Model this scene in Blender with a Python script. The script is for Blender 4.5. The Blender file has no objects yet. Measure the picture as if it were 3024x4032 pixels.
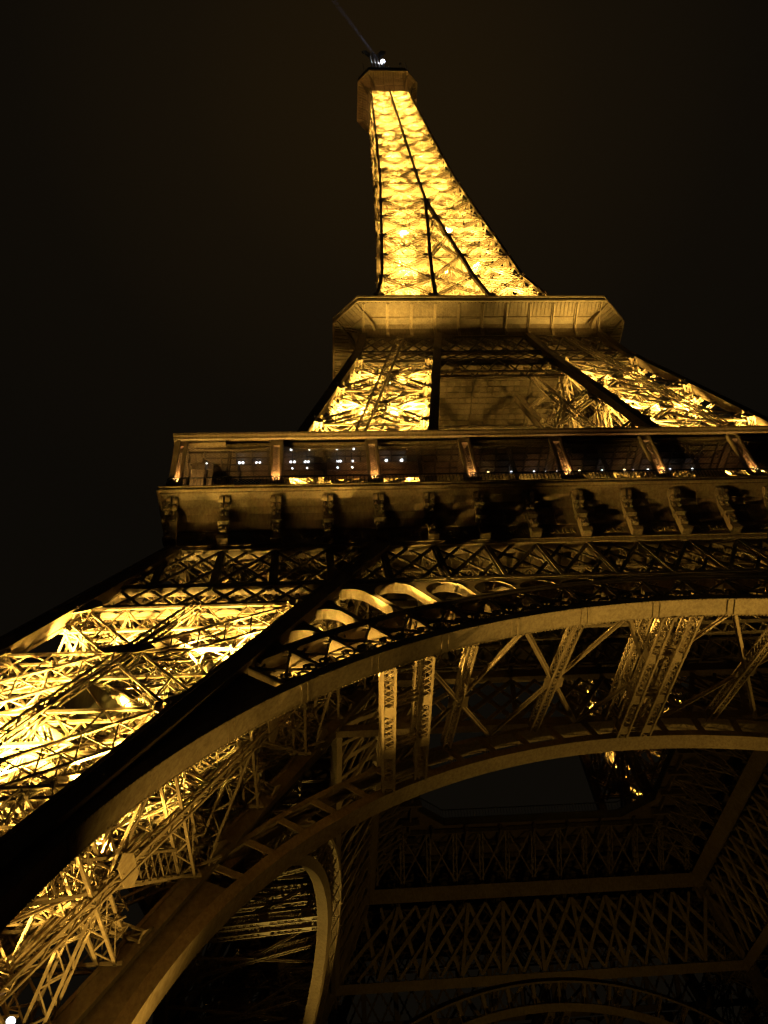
import bpy, math, random
import numpy as np
from mathutils import Matrix, Vector

# ------------------------------------------------------------------ camera, sky, exposure
SC = bpy.context.scene
COL = SC.collection
rng = random.Random(7)

cam_data = bpy.data.cameras.new('camera')
cam = bpy.data.objects.new('camera', cam_data)
COL.objects.link(cam)
RX = Vector((0.99651576, -0.0369131, -0.07479153))
UX = Vector((0.0202586, -0.76274975, 0.64637637))
FX = Vector((0.08090698, 0.64563941, 0.75934433))
CAMLOC = Vector((-24.505, -79.137, 2.066))
cam.matrix_world = Matrix(((RX.x, UX.x, -FX.x, CAMLOC.x), (RX.y, UX.y, -FX.y, CAMLOC.y),
                           (RX.z, UX.z, -FX.z, CAMLOC.z), (0, 0, 0, 1)))
cam_data.sensor_fit = 'HORIZONTAL'
cam_data.sensor_width = 36.0
cam_data.lens = 42.486
cam_data.clip_start = 0.1
cam_data.clip_end = 5000
SC.camera = cam

world = bpy.data.worlds.new('World')
SC.world = world
world.use_nodes = True
wn = world.node_tree.nodes
wl = world.node_tree.links
bg = wn['Background']
tc = wn.new('ShaderNodeTexCoord')
dotn = wn.new('ShaderNodeVectorMath'); dotn.operation = 'DOT_PRODUCT'
gd = Vector((0.082, 0.264, 0.961)).normalized()       # the lit spire warms the low cloud round it
dotn.inputs[1].default_value = gd
wl.new(tc.outputs['Generated'], dotn.inputs[0])
ramp = wn.new('ShaderNodeValToRGB')
ce = ramp.color_ramp.elements
ce[0].position = 0.87; ce[0].color = (0.0036, 0.0028, 0.0017, 1)
ce[1].position = 1.0; ce[1].color = (0.0118, 0.0069, 0.0023, 1)
for p_, c_ in ((0.94, (0.0049, 0.0035, 0.0019, 1)), (0.98, (0.0080, 0.0051, 0.0022, 1))):
    e = ce.new(p_); e.color = c_
wl.new(dotn.outputs['Value'], ramp.inputs['Fac'])
wl.new(ramp.outputs['Color'], bg.inputs['Color'])
bg.inputs['Strength'].default_value = 1.0

SC.view_settings.view_transform = 'Standard'
SC.view_settings.look = 'None'
SC.view_settings.exposure = 0.0
SC.view_settings.gamma = 1.0
SC.render.engine = 'CYCLES'
SC.cycles.max_bounces = 3
SC.cycles.use_adaptive_sampling = False
SC.cycles.denoising_prefilter = 'ACCURATE'
SC.cycles.diffuse_bounces = 1
SC.cycles.glossy_bounces = 1
SC.cycles.use_denoising = True
SC.cycles.use_light_tree = True
SC.cycles.sample_clamp_indirect = 2.0
SC.cycles.caustics_reflective = False
SC.cycles.caustics_refractive = False

# ------------------------------------------------------------------ materials
def new_mat(name):
    m = bpy.data.materials.new(name); m.use_nodes = True
    return m, m.node_tree.nodes, m.node_tree.links, m.node_tree.nodes['Principled BSDF']

def paint(name, c0, c1, scale=0.6, rough=0.55, dirt=None):
    m, n, l, b = new_mat(name)
    g = n.new('ShaderNodeNewGeometry')
    t = n.new('ShaderNodeTexNoise'); t.inputs['Scale'].default_value = scale
    t.inputs['Detail'].default_value = 4; t.inputs['Roughness'].default_value = 0.65
    l.new(g.outputs['Position'], t.inputs['Vector'])
    r = n.new('ShaderNodeValToRGB')
    r.color_ramp.elements[0].position = 0.3; r.color_ramp.elements[0].color = (*c0, 1)
    r.color_ramp.elements[1].position = 0.7; r.color_ramp.elements[1].color = (*c1, 1)
    l.new(t.outputs['Fac'], r.inputs['Fac'])
    mp = n.new('ShaderNodeMapping'); mp.inputs['Scale'].default_value = (3.2, 3.2, .55)
    l.new(g.outputs['Position'], mp.inputs['Vector'])
    t2 = n.new('ShaderNodeTexNoise'); t2.inputs['Scale'].default_value = 1.6; t2.inputs['Detail'].default_value = 6; t2.inputs['Roughness'].default_value = .7
    l.new(mp.outputs['Vector'], t2.inputs['Vector'])
    r2 = n.new('ShaderNodeValToRGB')
    r2.color_ramp.elements[0].position = .36; r2.color_ramp.elements[0].color = (.66, .60, .55, 1)
    r2.color_ramp.elements[1].position = .60; r2.color_ramp.elements[1].color = (1, 1, 1, 1)
    l.new(t2.outputs['Fac'], r2.inputs['Fac'])
    mx = n.new('ShaderNodeMix'); mx.data_type = 'RGBA'; mx.blend_type = 'MULTIPLY'; mx.inputs[0].default_value = 1.0
    l.new(r.outputs['Color'], mx.inputs[6]); l.new(r2.outputs['Color'], mx.inputs[7])
    l.new(mx.outputs[2], b.inputs['Base Color'])
    bp_ = n.new('ShaderNodeBump'); bp_.inputs['Strength'].default_value = .12; bp_.inputs['Distance'].default_value = .03
    l.new(t2.outputs['Fac'], bp_.inputs['Height']); l.new(bp_.outputs['Normal'], b.inputs['Normal'])
    b.inputs['Roughness'].default_value = rough
    b.inputs['Specular IOR Level'].default_value = 0.3
    return m

def glow(name, col, s):
    m, n, l, b = new_mat(name)
    b.inputs['Base Color'].default_value = (0.8, 0.8, 0.8, 1)
    b.inputs['Emission Color'].default_value = (*col, 1)
    b.inputs['Emission Strength'].default_value = s
    return m

IRON = paint('iron_paint', (0.27, 0.205, 0.145), (0.36, 0.28, 0.20))
IRON_DK = paint('iron_paint_dark', (0.15, 0.115, 0.085), (0.24, 0.185, 0.135), 1.2)  # darker copy of IRON; shade put into deck soffit, floor truss and floor plate
STONE = paint('stone', (0.26, 0.24, 0.2), (0.36, 0.33, 0.28), 0.9, 0.85)
DARK = paint('dark_steel', (0.03, 0.03, 0.03), (0.05, 0.048, 0.045), 1.0, 0.5)
WOOD = paint('timber_ceiling', (0.33, 0.22, 0.13), (0.45, 0.31, 0.19), 2.5, 0.6)
PANEL = paint('cabin_panel', (0.5, 0.5, 0.36), (0.6, 0.6, 0.43), 0.8, 0.5)
GREY = paint('grey_metal', (0.35, 0.35, 0.36), (0.5, 0.5, 0.5), 1.0, 0.5)
GOLD = paint('gilt_letters', (0.30, 0.24, 0.12), (0.42, 0.33, 0.16), 3.0, 0.4)
GROUND = paint('gravel', (0.10, 0.09, 0.075), (0.16, 0.145, 0.12), 2.0, 0.95)
WHITE_LAMP = glow('white_lamp', (0.9, 0.95, 1.0), 2.6)
WARM_LAMP = glow('warm_lamp', (1.0, 0.72, 0.3), 5)
BLUE_LAMP = glow('beacon_lamp', (0.75, 0.8, 1.0), 12)

# ------------------------------------------------------------------ mesh builder
def nrm(v):
    v = np.asarray(v, float)
    return v / np.maximum(np.linalg.norm(v, axis=-1, keepdims=True), 1e-9)

_SIDE = np.array([[0, 1, 5, 4], [1, 2, 6, 5], [2, 3, 7, 6], [3, 0, 4, 7]])
_CAPS = np.array([[3, 2, 1, 0], [4, 5, 6, 7]])

class MB:
    def __init__(s):
        s.v = []; s.q = []; s.n = 0; s.poly = []
    def add(s, V, Q):
        s.v.append(np.asarray(V, float).reshape(-1, 3)); s.q.append(np.asarray(Q, int).reshape(-1, 4) + s.n)
        s.n += len(s.v[-1])
    def bars(s, A, B, U, w, t, caps=False):
        A = np.atleast_2d(np.asarray(A, float)); B = np.atleast_2d(np.asarray(B, float))
        N = len(A)
        if N == 0: return
        U = np.broadcast_to(np.asarray(U, float), A.shape)
        d = nrm(B - A)
        side = np.cross(d, U)
        bad = np.linalg.norm(side, axis=1) < 1e-3
        if bad.any():
            side[bad] = np.cross(d[bad], np.array([0.31, 0.7, 0.64]))
        side = nrm(side); up = np.cross(side, d)
        w = np.broadcast_to(np.asarray(w, float), (N,))[:, None] / 2
        t = np.broadcast_to(np.asarray(t, float), (N,))[:, None] / 2
        V = np.stack([A - side * w - up * t, A + side * w - up * t, A + side * w + up * t, A - side * w + up * t,
                      B - side * w - up * t, B + side * w - up * t, B + side * w + up * t, B - side * w + up * t], 1)
        F = np.vstack([_SIDE, _CAPS]) if caps else _SIDE
        Q = F[None] + (np.arange(N) * 8)[:, None, None]
        s.add(V, Q)
    def bar(s, a, b, u, w, t, caps=True):
        s.bars([a], [b], [u], w, t, caps)
    def box(s, c, sx, sy, sz):
        c = np.asarray(c, float)
        s.bars([c - [0, 0, sz / 2]], [c + [0, 0, sz / 2]], [[0, 1, 0]], sx, sy, True)
    def loft4(s, P, closed=False, caps=True):
        """P: list of 4 polylines (N,3): a swept box."""
        P = [np.asarray(p, float) for p in P]; N = len(P[0])
        V = np.stack(P, 1).reshape(-1, 3); Q = []
        for i in range(N - 1 + (1 if closed else 0)):
            a = i * 4; b = ((i + 1) % N) * 4
            for k in range(4):
                k2 = (k + 1) % 4
                Q.append((a + k, a + k2, b + k2, b + k))
        if caps and not closed:
            Q.append((3, 2, 1, 0)); e = (N - 1) * 4; Q.append((e, e + 1, e + 2, e + 3))
        s.add(V, Q)
    def rings(s, R, closed_ring=True):
        """R: list of rings (K,3) joined by quads."""
        K = len(R[0]); V = np.vstack(R); Q = []
        for i in range(len(R) - 1):
            for k in range(K if closed_ring else K - 1):
                k2 = (k + 1) % K
                Q.append((i * K + k, i * K + k2, (i + 1) * K + k2, (i + 1) * K + k))
        s.add(V, Q)
    def prism(s, pts, vec):
        pts = np.asarray(pts, float); K = len(pts); vec = np.asarray(vec, float)
        base = s.n
        s.v.append(np.vstack([pts, pts + vec])); s.n += 2 * K
        s.q.append(np.array([[base + k, base + (k + 1) % K, base + K + (k + 1) % K, base + K + k] for k in range(K)]))
        s.poly.append([base + k for k in reversed(range(K))]); s.poly.append([base + K + k for k in range(K)])
    def cyl(s, a, b, r, r2=None, seg=12):
        a = np.asarray(a, float); b = np.asarray(b, float); r2 = r if r2 is None else r2
        d = nrm(b - a); u = nrm(np.cross(d, [0.3, 0.5, 0.81])); v = np.cross(d, u)
        th = np.arange(seg) * 2 * math.pi / seg
        ring = np.cos(th)[:, None] * u + np.sin(th)[:, None] * v
        base = s.n
        s.rings([a + ring * r, b + ring * r2])
        s.poly.append([base + k for k in reversed(range(seg))]); s.poly.append([base + seg + k for k in range(seg)])
    def sphere(s, c, r, seg=14, sq=(1, 1, 1)):
        c = np.asarray(c, float); R = []
        th = np.arange(seg) * 2 * math.pi / seg
        for i in range(1, seg // 2):
            ph = math.pi * i / (seg // 2)
            R.append(c + r * np.stack([np.sin(ph) * np.cos(th) * sq[0], np.sin(ph) * np.sin(th) * sq[1], np.full(seg, math.cos(ph)) * sq[2]], 1))
        base = s.n
        s.rings(R)
        s.poly.append([base + k for k in range(seg)])
        s.poly.append([base + (len(R) - 1) * seg + k for k in reversed(range(seg))])
    def path(s, pts, U, w, t):
        pts = np.asarray(pts, float)
        s.bars(pts[:-1], pts[1:], U, w, t)
    def truss(s, a, b, n, w, h, t=0.13, pitch=1.1, lace=0.075, four=True):
        """box girder: 4 angle chords and zigzag lacing. w in the plane, h along the normal n."""
        a = np.asarray(a, float); b = np.asarray(b, float)
        L = np.linalg.norm(b - a)
        if L < 0.3: return
        d = (b - a) / L; n = np.asarray(n, float); n = nrm(n - d * (n @ d)); sd = np.cross(d, n)
        layers = [h / 2, -h / 2] if h > 0 else [0.0]
        A = []; B = []
        for hh in layers:
            for ss in (w / 2, -w / 2):
                A.append(a + n * hh + sd * ss); B.append(b + n * hh + sd * ss)
        s.bars(A, B, n, t, t)
        N = max(2, int(round(L / pitch)))
        x = np.linspace(0, L, N + 1)
        P = a + x[:, None] * d
        sg = np.where(np.arange(N + 1) % 2 == 0, 1.0, -1.0)[:, None]
        A = []; B = []
        for i, hh in enumerate(layers):
            z = P + n * hh + sd * (w / 2) * (sg if i == 0 else -sg)
            A.append(z[:-1]); B.append(z[1:])
        s.bars(np.vstack(A), np.vstack(B), n, lace, lace * 0.5)
        if four and h > 0:
            A = []; B = []
            for ss in (w / 2, -w / 2):
                z = P + sd * ss + n * (h / 2) * sg
                A.append(z[:-1]); B.append(z[1:])
            s.bars(np.vstack(A), np.vstack(B), sd, lace, lace * 0.5)
    def xtruss(s, a, b, n, w, h, t=0.13, pitch=1.1, lace=0.075):
        """flat double-laced (crossed) lattice beam, w deep in the plane"""
        a = np.asarray(a, float); b = np.asarray(b, float)
        L = np.linalg.norm(b - a); d = (b - a) / L; n = np.asarray(n, float); n = nrm(n - d * (n @ d)); sd = np.cross(d, n)
        s.bars([a + sd * w / 2, a - sd * w / 2], [b + sd * w / 2, b - sd * w / 2], n, t, max(h, t))
        N = max(2, int(round(L / pitch))); x = np.linspace(0, L, N + 1); P = a + x[:, None] * d
        s.bars(P[:-1] + sd * w / 2, P[1:] - sd * w / 2, n, lace, lace * 0.5)
        s.bars(P[:-1] - sd * w / 2 + n * lace * .6, P[1:] + sd * w / 2 + n * lace * .6, n, lace, lace * 0.5)
    def strut(s, a, b, w, h, t=.12, pitch=.6, lace=.055):
        a = np.asarray(a, float); b = np.asarray(b, float)
        L = np.linalg.norm(b - a); d = (b - a) / L; n = np.array([1.0, 0, 0]); n = nrm(n - d * (n @ d)); sd = np.cross(d, n)
        C4 = [n * (h / 2) * i + sd * (w / 2) * j for i, j in ((1, 1), (1, -1), (-1, -1), (-1, 1))]
        s.bars([a + c for c in C4], [b + c for c in C4], n, t, t)
        N = max(2, int(round(L / pitch))); x = np.linspace(0, L, N + 1); P = a + x[:, None] * d
        for k in range(4):
            c0, c1 = C4[k], C4[(k + 1) % 4]; u = n if k % 2 == 0 else sd
            s.bars(P[:-1] + c0, P[1:] + c1, u, lace, lace * .5); s.bars(P[:-1] + c1, P[1:] + c0, u, lace, lace * .5)
    def build(s, name, mat, parent=None, label=None, smooth=False):
        me = bpy.data.meshes.new(name)
        V = np.vstack(s.v); Q = np.vstack(s.q) if s.q else np.zeros((0, 4), int)
        nl = Q.size + sum(len(p) for p in s.poly); nf = len(Q) + len(s.poly)
        me.vertices.add(len(V)); me.vertices.foreach_set('co', V.ravel().astype(np.float32))
        me.loops.add(nl); me.polygons.add(nf)
        li = np.concatenate([Q.ravel()] + [np.array(p) for p in s.poly]) if s.poly else Q.ravel()
        me.loops.foreach_set('vertex_index', li.astype(np.int32))
        tot = np.concatenate([np.full(len(Q), 4), np.array([len(p) for p in s.poly], int)]) if s.poly else np.full(len(Q), 4)
        st = np.concatenate([[0], np.cumsum(tot)[:-1]])
        me.polygons.foreach_set('loop_start', st.astype(np.int32))
        me.polygons.foreach_set('loop_total', tot.astype(np.int32))
        me.update(calc_edges=True); me.validate()
        me.polygons.foreach_set('use_smooth', np.full(len(me.polygons), bool(smooth)))
        me.materials.append(mat)
        o = bpy.data.objects.new(name, me); COL.objects.link(o)
        if parent: o.parent = parent
        if label: o['label'] = label
        return o

def tag(o, label, cat, group=None, kind=None):
    o['label'] = label; o['category'] = cat
    if group: o['group'] = group
    if kind: o['kind'] = kind
    return o

def empty(name, parent):
    o = bpy.data.objects.new(name, None); COL.objects.link(o); o.parent = parent
    return o

def dup(o, parent, k):
    c = o.copy(); COL.objects.link(c); c.parent = parent
    c.rotation_euler = (0, 0, k * math.pi / 2)
    for ch in list(o.children):
        d = ch.copy(); COL.objects.link(d); d.parent = c
    return c

SODIUM = (1.0, 0.615, 0.105)
def lamp(loc, to, power, angle=150, blend=0.6, radius=0.15, color=SODIUM, name='floodlight_lamp'):
    ld = bpy.data.lights.new(name, 'SPOT'); ld.energy = power; ld.color = color
    ld.spot_size = math.radians(angle); ld.spot_blend = blend; ld.shadow_soft_size = radius
    o = bpy.data.objects.new(name, ld); COL.objects.link(o)
    o.location = loc
    d = Vector(to) - Vector(loc)
    o.rotation_euler = d.to_track_quat('-Z', 'Y').to_euler()
    return o

# ------------------------------------------------------------------ the profile of the tower
_zo = [0, 54, 62, 106, 117, 140, 170, 200, 230, 262, 276, 282]
_wo = [57.73, 32.765, 29.25, 17.93, 16.03, 11.957, 9.857, 7.906, 6.762, 5.547, 5.2, 5.1]
_zi = [0, 54, 62, 106, 117, 132, 141.6, 151.3, 161.4, 171.7, 182]
_wi = [45.34, 17.614, 14.168, 7.423, 5.7, 4.2, 3.45, 2.7, 1.75, 0.9, 0.0]
wo = lambda z: float(np.interp(z, _zo, _wo))
wi = lambda z: float(np.interp(z, _zi, _wi))
SO = (57.73 - 32.765) / 54; SI = (45.34 - 17.614) / 54
NO = nrm(np.array([0, -1, SO])); NI = nrm(np.array([0, -1, SI]))
fo = lambda x, z, d=0.0: np.array([x, -(57.73 - SO * z), z]) - NO * d      # outer face of the front side, d metres inward
fi = lambda x, z, d=0.0: np.array([x, -(45.34 - SI * z), z]) - NI * d

def cor(a, b, z):
    """corner of the front-left leg: a, b in 'o','i' """
    return np.array([-(wo(z) if a == 'o' else wi(z)), -(wo(z) if b == 'o' else wi(z)), z])

FACES = [(('o', 'o'), ('i', 'o'), (0, -1, 0)), (('o', 'o'), ('o', 'i'), (-1, 0, 0)),
         (('o', 'i'), ('i', 'i'), (0, 1, 0)), (('i', 'o'), ('i', 'i'), (1, 0, 0))]

def chord_girder(mb, P, U, w, strip=0.16):
    """riveted box chord with proud flange strips along a polyline of points"""
    P = np.asarray(P, float)
    mb.bars(P[:-1], P[1:], U, w, w, True)
    d = nrm(P[1:] - P[:-1]); sd = nrm(np.cross(d, U)); up = np.cross(sd, d)
    for s1 in (-1, 1):
        for s2 in (-1, 1):
            off = sd * (w / 2 - strip / 2 + 0.02) * s1 + up * (w / 2 - strip / 2 + 0.02) * s2
            mb.bars(P[:-1] + off, P[1:] + off, U, strip + 0.05, strip + 0.05, True)

tower = bpy.data.objects.new('lattice_tower', None); COL.objects.link(tower)
tag(tower, 'floodlit wrought iron lattice tower on four splayed legs rising into the night sky', 'tower')

# ------------------------------------------------------------------ lower legs
def lower_leg():
    zs = np.array([0, 12, 24, 36, 46, 50.7])
    leg = empty('leg', tower)
    for (a, b) in (('o', 'o'), ('i', 'o'), ('o', 'i'), ('i', 'i')):
        mb = MB()
        P = [cor(a, b, z) for z in zs]
        chord_girder(mb, P, (0, -1, 0) if b == 'o' else (0, 1, 0), 0.95)
        mb.build('corner_chord', IRON_DK, leg)
    nodes = [-5.8, 5.9, 17.6, 29.3, 41.0, 50.2]
    for fi_, (c0, c1, n) in enumerate(FACES):
        mb = MB(); g = mb
        n = np.array(n, float)
        for i in range(len(nodes) - 1):
            z0, z1 = nodes[i], nodes[i + 1]
            if fi_ < 2 and z0 > 40: continue
            zz0 = max(z0, 0.3)
            a0, a1 = cor(*c0, zz0) - n * .75, cor(*c1, zz0) - n * .75
            b0, b1 = cor(*c0, z1) - n * .75, cor(*c1, z1) - n * .75
            mb.truss(a0, b1, n, 1.35, 0.8, 0.13, .85, 0.075)
            mb.truss(a1, b0, n, 1.35, 0.8, 0.13, .85, 0.075)
            for zz in (z1 - 1.0, (z0 + z1) / 2 - 0.9):
                if zz < 1: continue
                p, q = cor(*c0, zz) - n * .75, cor(*c1, zz) - n * .75
                mb.truss(p, q, n, 1.75, 0.8, 0.15, 1.2, 0.09)
            # gussets
            zm = (z0 + z1) / 2
            if zm > 1:
                ctr = (cor(*c0, zm) + cor(*c1, zm)) / 2
                tdir = nrm(cor(*c1, zm) - cor(*c0, zm)); up = nrm(cor(*c0, zm + 1) + cor(*c1, zm + 1) - cor(*c0, zm) - cor(*c1, zm))
                K = [(-1.5, 0), (-.9, .55), (.9, .55), (1.5, 0), (.9, -.55), (-.9, -.55)]
                g.prism([ctr + tdir * k[0] + up * k[1] + n * .34 for k in K], -n * .06)
                for sgn, c in ((1, c0), (-1, c1)):
                    for zc in (z1, zm):
                        if zc < 0: continue
                        q = cor(*c, zc); up = nrm(cor(*c, zc + 1) - cor(*c, zc))
                        sz = 1.0 if zc == z1 else 0.6
                        K = [(0, 1.5 * sz), (1.2 * sz, .8 * sz), (1.7 * sz, 0), (1.2 * sz, -.8 * sz), (0, -1.5 * sz)]
                        g.prism([q + tdir * sgn * k[0] + up * k[1] + n * .32 for k in K], -n * .1)
        # middle line of the face: slim stanchion with hanging lamp brackets
        m0 = (cor(*c0, 1) + cor(*c1, 1)) / 2; m1 = (cor(*c0, 41) + cor(*c1, 41)) / 2
        mb.truss(m0 + n * .1, m1 + n * .1, n, 0.5, 0.35, 0.1, 0.9, 0.06)
        for s in np.linspace(0, 1, 34):
            q = m0 + (m1 - m0) * s
            if fi_ > 0: break
            mb.bar(q + n * .3, q + n * .3 - [0, 0, .7], (0, 1, 0), .07, .07)
            mb.box(q + n * .3 - [0, 0, .75], .12, .12, .14)
        mb.build('face_bracing', IRON, leg)
    # inside: diaphragms, secondary struts
    mb = MB()
    lev = [2.5, 5.9, 11.7, 17.6, 23.4, 29.3, 35.1, 41.0, 46.0, 51.5]
    pool = []
    for z in lev:
        A, B, C_, D = cor('o', 'o', z), cor('i', 'o', z), cor('i', 'i', z), cor('o', 'i', z)
        mb.truss(A, C_, (0, 0, 1), 0.8, 0.6, 0.12, 1.2, 0.08)
        mb.truss(B, D, (0, 0, 1), 0.8, 0.6, 0.12, 1.2, 0.08)
        ms = [(A + B) / 2, (B + C_) / 2, (C_ + D) / 2, (D + A) / 2]
        for i in range(4):
            mb.truss(ms[i], ms[(i + 1) % 4], (0, 0, 1), 0.6, 0.5, 0.1, 1.0, 0.07)
        ctr = (A + B + C_ + D) / 4
        row = [ctr] + ms + [(m + ctr) / 2 for m in ms] + [(A + ctr) / 2, (B + ctr) / 2, (C_ + ctr) / 2, (D + ctr) / 2]
        pool.append(row)
    mb.build('diaphragm', IRON, leg)
    mb = MB()
    r = random.Random(3)
    for i in range(len(pool) - 1):
        lo_, hi_ = pool[i], pool[i + 1]
        # row: 0 centre, 1-4 face middles, 5-8 half way to them, 9-12 half way to the corners
        for a, b in ((1, 3), (2, 4)):           # cross walls through the middle of the leg
            u = nrm(np.cross(lo_[b] - lo_[a], [0, 0, 1.0]))
            mb.truss(lo_[a], hi_[0], u, .6, .3, .1, 1.0, .07); mb.truss(lo_[b], hi_[0], u, .6, .3, .1, 1.0, .07)
            mb.truss(lo_[0], hi_[a], u, .5, 0, .1, 1.0, .07); mb.truss(lo_[0], hi_[b], u, .5, 0, .1, 1.0, .07)
        mb.truss(lo_[0], hi_[0], (0, 1, 0), .6, .5, .11, .8, .07)
        for a in (9, 10, 11, 12):
            mb.bar(lo_[a], hi_[a], (0, 1, 0), .14, .14)
            mb.bar(lo_[a], hi_[5 + (a - 9)], (0, 1, 0), .1, .1)
        for _ in range(2):
            a = r.choice(lo_); b = r.choice(hi_)
            if np.linalg.norm(a[:2] - b[:2]) < 9: mb.bar(a, b, (0.2, 0.3, 1), .12, .08)
    mb.build('inner_strut', IRON, leg)
    # second lattice: light walls inside the leg, parallel to its faces
    mb = MB()
    half = [0.5, 5.9, 11.7, 17.6, 23.4, 29.3, 35.1, 41.0, 46.0, 50.5]
    def sq(u, v, z): return np.array([-(wo(z) * (1 - u) + wi(z) * u), -(wo(z) * (1 - v) + wi(z) * v), z])
    for q in (.22, .5, .78):
        for ax_ in (0, 1):
            P = (lambda u, z: sq(u, q, z)) if ax_ == 0 else (lambda u, z: sq(q, u, z))
            nn = (0, 1, 0) if ax_ == 0 else (1, 0, 0)
            for i in range(len(half) - 1):
                z0, z1 = half[i], half[i + 1]
                for u0, u1 in ((.03, .5), (.5, .97)):
                    mb.truss(P(u0, z0), P(u1, z1), nn, .42, 0, .07, .55, .045)
                    mb.truss(P(u1, z0), P(u0, z1), nn, .42, 0, .07, .55, .045)
                mb.truss(P(.03, z1), P(.97, z1), nn, .6, 0, .08, .6, .05)
            for u in (.25, .5, .75):
                mb.bar(P(u, .5), P(u, 50.5), nn, .12, .1)
    mb.build('light_lattice', IRON, leg)
    # lift track
    mb = MB()
    ax = lambda z: np.array([-(wo(z) + wi(z)) / 2, -(wo(z) + wi(z)) / 2, z])
    a, b = ax(0.5), ax(56); d = nrm(b - a); sd = nrm(np.cross(d, [0, 0, 1])); up = np.cross(sd, d)
    for s in (-1, 1):
        mb.bar(a + sd * s * 2.1, b + sd * s * 2.1, up, .35, .8)
        mb.truss(a + sd * s * 2.1 - up * 1.3, b + sd * s * 2.1 - up * 1.3, sd, 1.4, .0, .14, 1.6, .1)
    L = np.linalg.norm(b - a)
    for x in np.arange(0, L, 1.6):
        p = a + d * x
        mb.bar(p - sd * 2.1 - up * .5, p + sd * 2.1 - up * .5, up, .12, .2)
    mb.build('lift_track', IRON, leg)
    # stair
    mb = MB()
    z = 1.0; k = 0
    while z < 54:
        c = np.array([-(wo(z) * .28 + wi(z) * .72), -(wo(z) * .78 + wi(z) * .22), z])
        dx = 1.9 if k % 2 == 0 else -1.9
        p0 = c + [-dx, 0, 0]; p1 = c + [dx, .0, 2.7]
        for yy in (-.55, .55):
            mb.bar(p0 + [0, yy, 0], p1 + [0, yy, 0], (0, 1, 0), .06, .28)
            mb.bar(p0 + [0, yy, 1.0], p1 + [0, yy, 1.0], (0, 1, 0), .05, .05)
            for s in np.linspace(0, 1, 5):
                q = p0 + (p1 - p0) * s + [0, yy, 0]
                mb.bar(q, q + [0, 0, 1.0], (0, 1, 0), .04, .04)
        for s in np.linspace(0.03, .97, 14):
            q = p0 + (p1 - p0) * s
            mb.box(q, .26, 1.1, .04)
        mb.box(p1 + [np.sign(dx) * .7, 0, 0], 1.3, 1.3, .06)
        z += 2.7; k += 1
    mb.build('staircase', IRON_DK, leg)
    # masonry footing
    for (a_, b_) in (('o', 'o'), ('i', 'o'), ('o', 'i'), ('i', 'i')):
        mb = MB(); c = cor(a_, b_, 0)
        R = [np.array([[x * w + c[0], y * w + c[1], zz] for x, y in ((-1, -1), (1, -1), (1, 1), (-1, 1))]) for zz, w in ((-.5, 3.0), (.6, 3.0), (.62, 2.7), (1.6, 1.6), (1.62, .9))]
        mb.rings(R)
        mb.poly.append([mb.n - 4, mb.n - 3, mb.n - 2, mb.n - 1])
        mb.build('footing', STONE, leg)
    return leg

leg0 = lower_leg()
for k in (1, 2, 3): dup(leg0, tower, k)

# ------------------------------------------------------------------ arches
RA = 37.0; ZA = 40.0 - RA * NO[1] * -1     # crown of the front arch 40 m up
CA = -NO[1]
ZA = 40.0 - RA * CA
RI = 34.3; CI = -NI[1]; ZI = 40.3 - RI * CI
fa = lambda r, th, d=0.0: fo(r * math.sin(th), ZA + r * CA * math.cos(th), d)
ga = lambda r, th, d=0.0: fi(r * math.sin(th), ZI + r * CI * math.cos(th), d)
STEP = math.radians(3.95)

def curl(mb, c, ex, ey, r, a0, a1, n, w, t, shrink=1.0):
    th = np.linspace(a0, a1, 13); rr = r * np.linspace(1, shrink, 13)
    P = np.asarray(c) + (np.cos(th) * rr)[:, None] * ex + (np.sin(th) * rr)[:, None] * ey
    mb.path(P, n, w, t)

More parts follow.
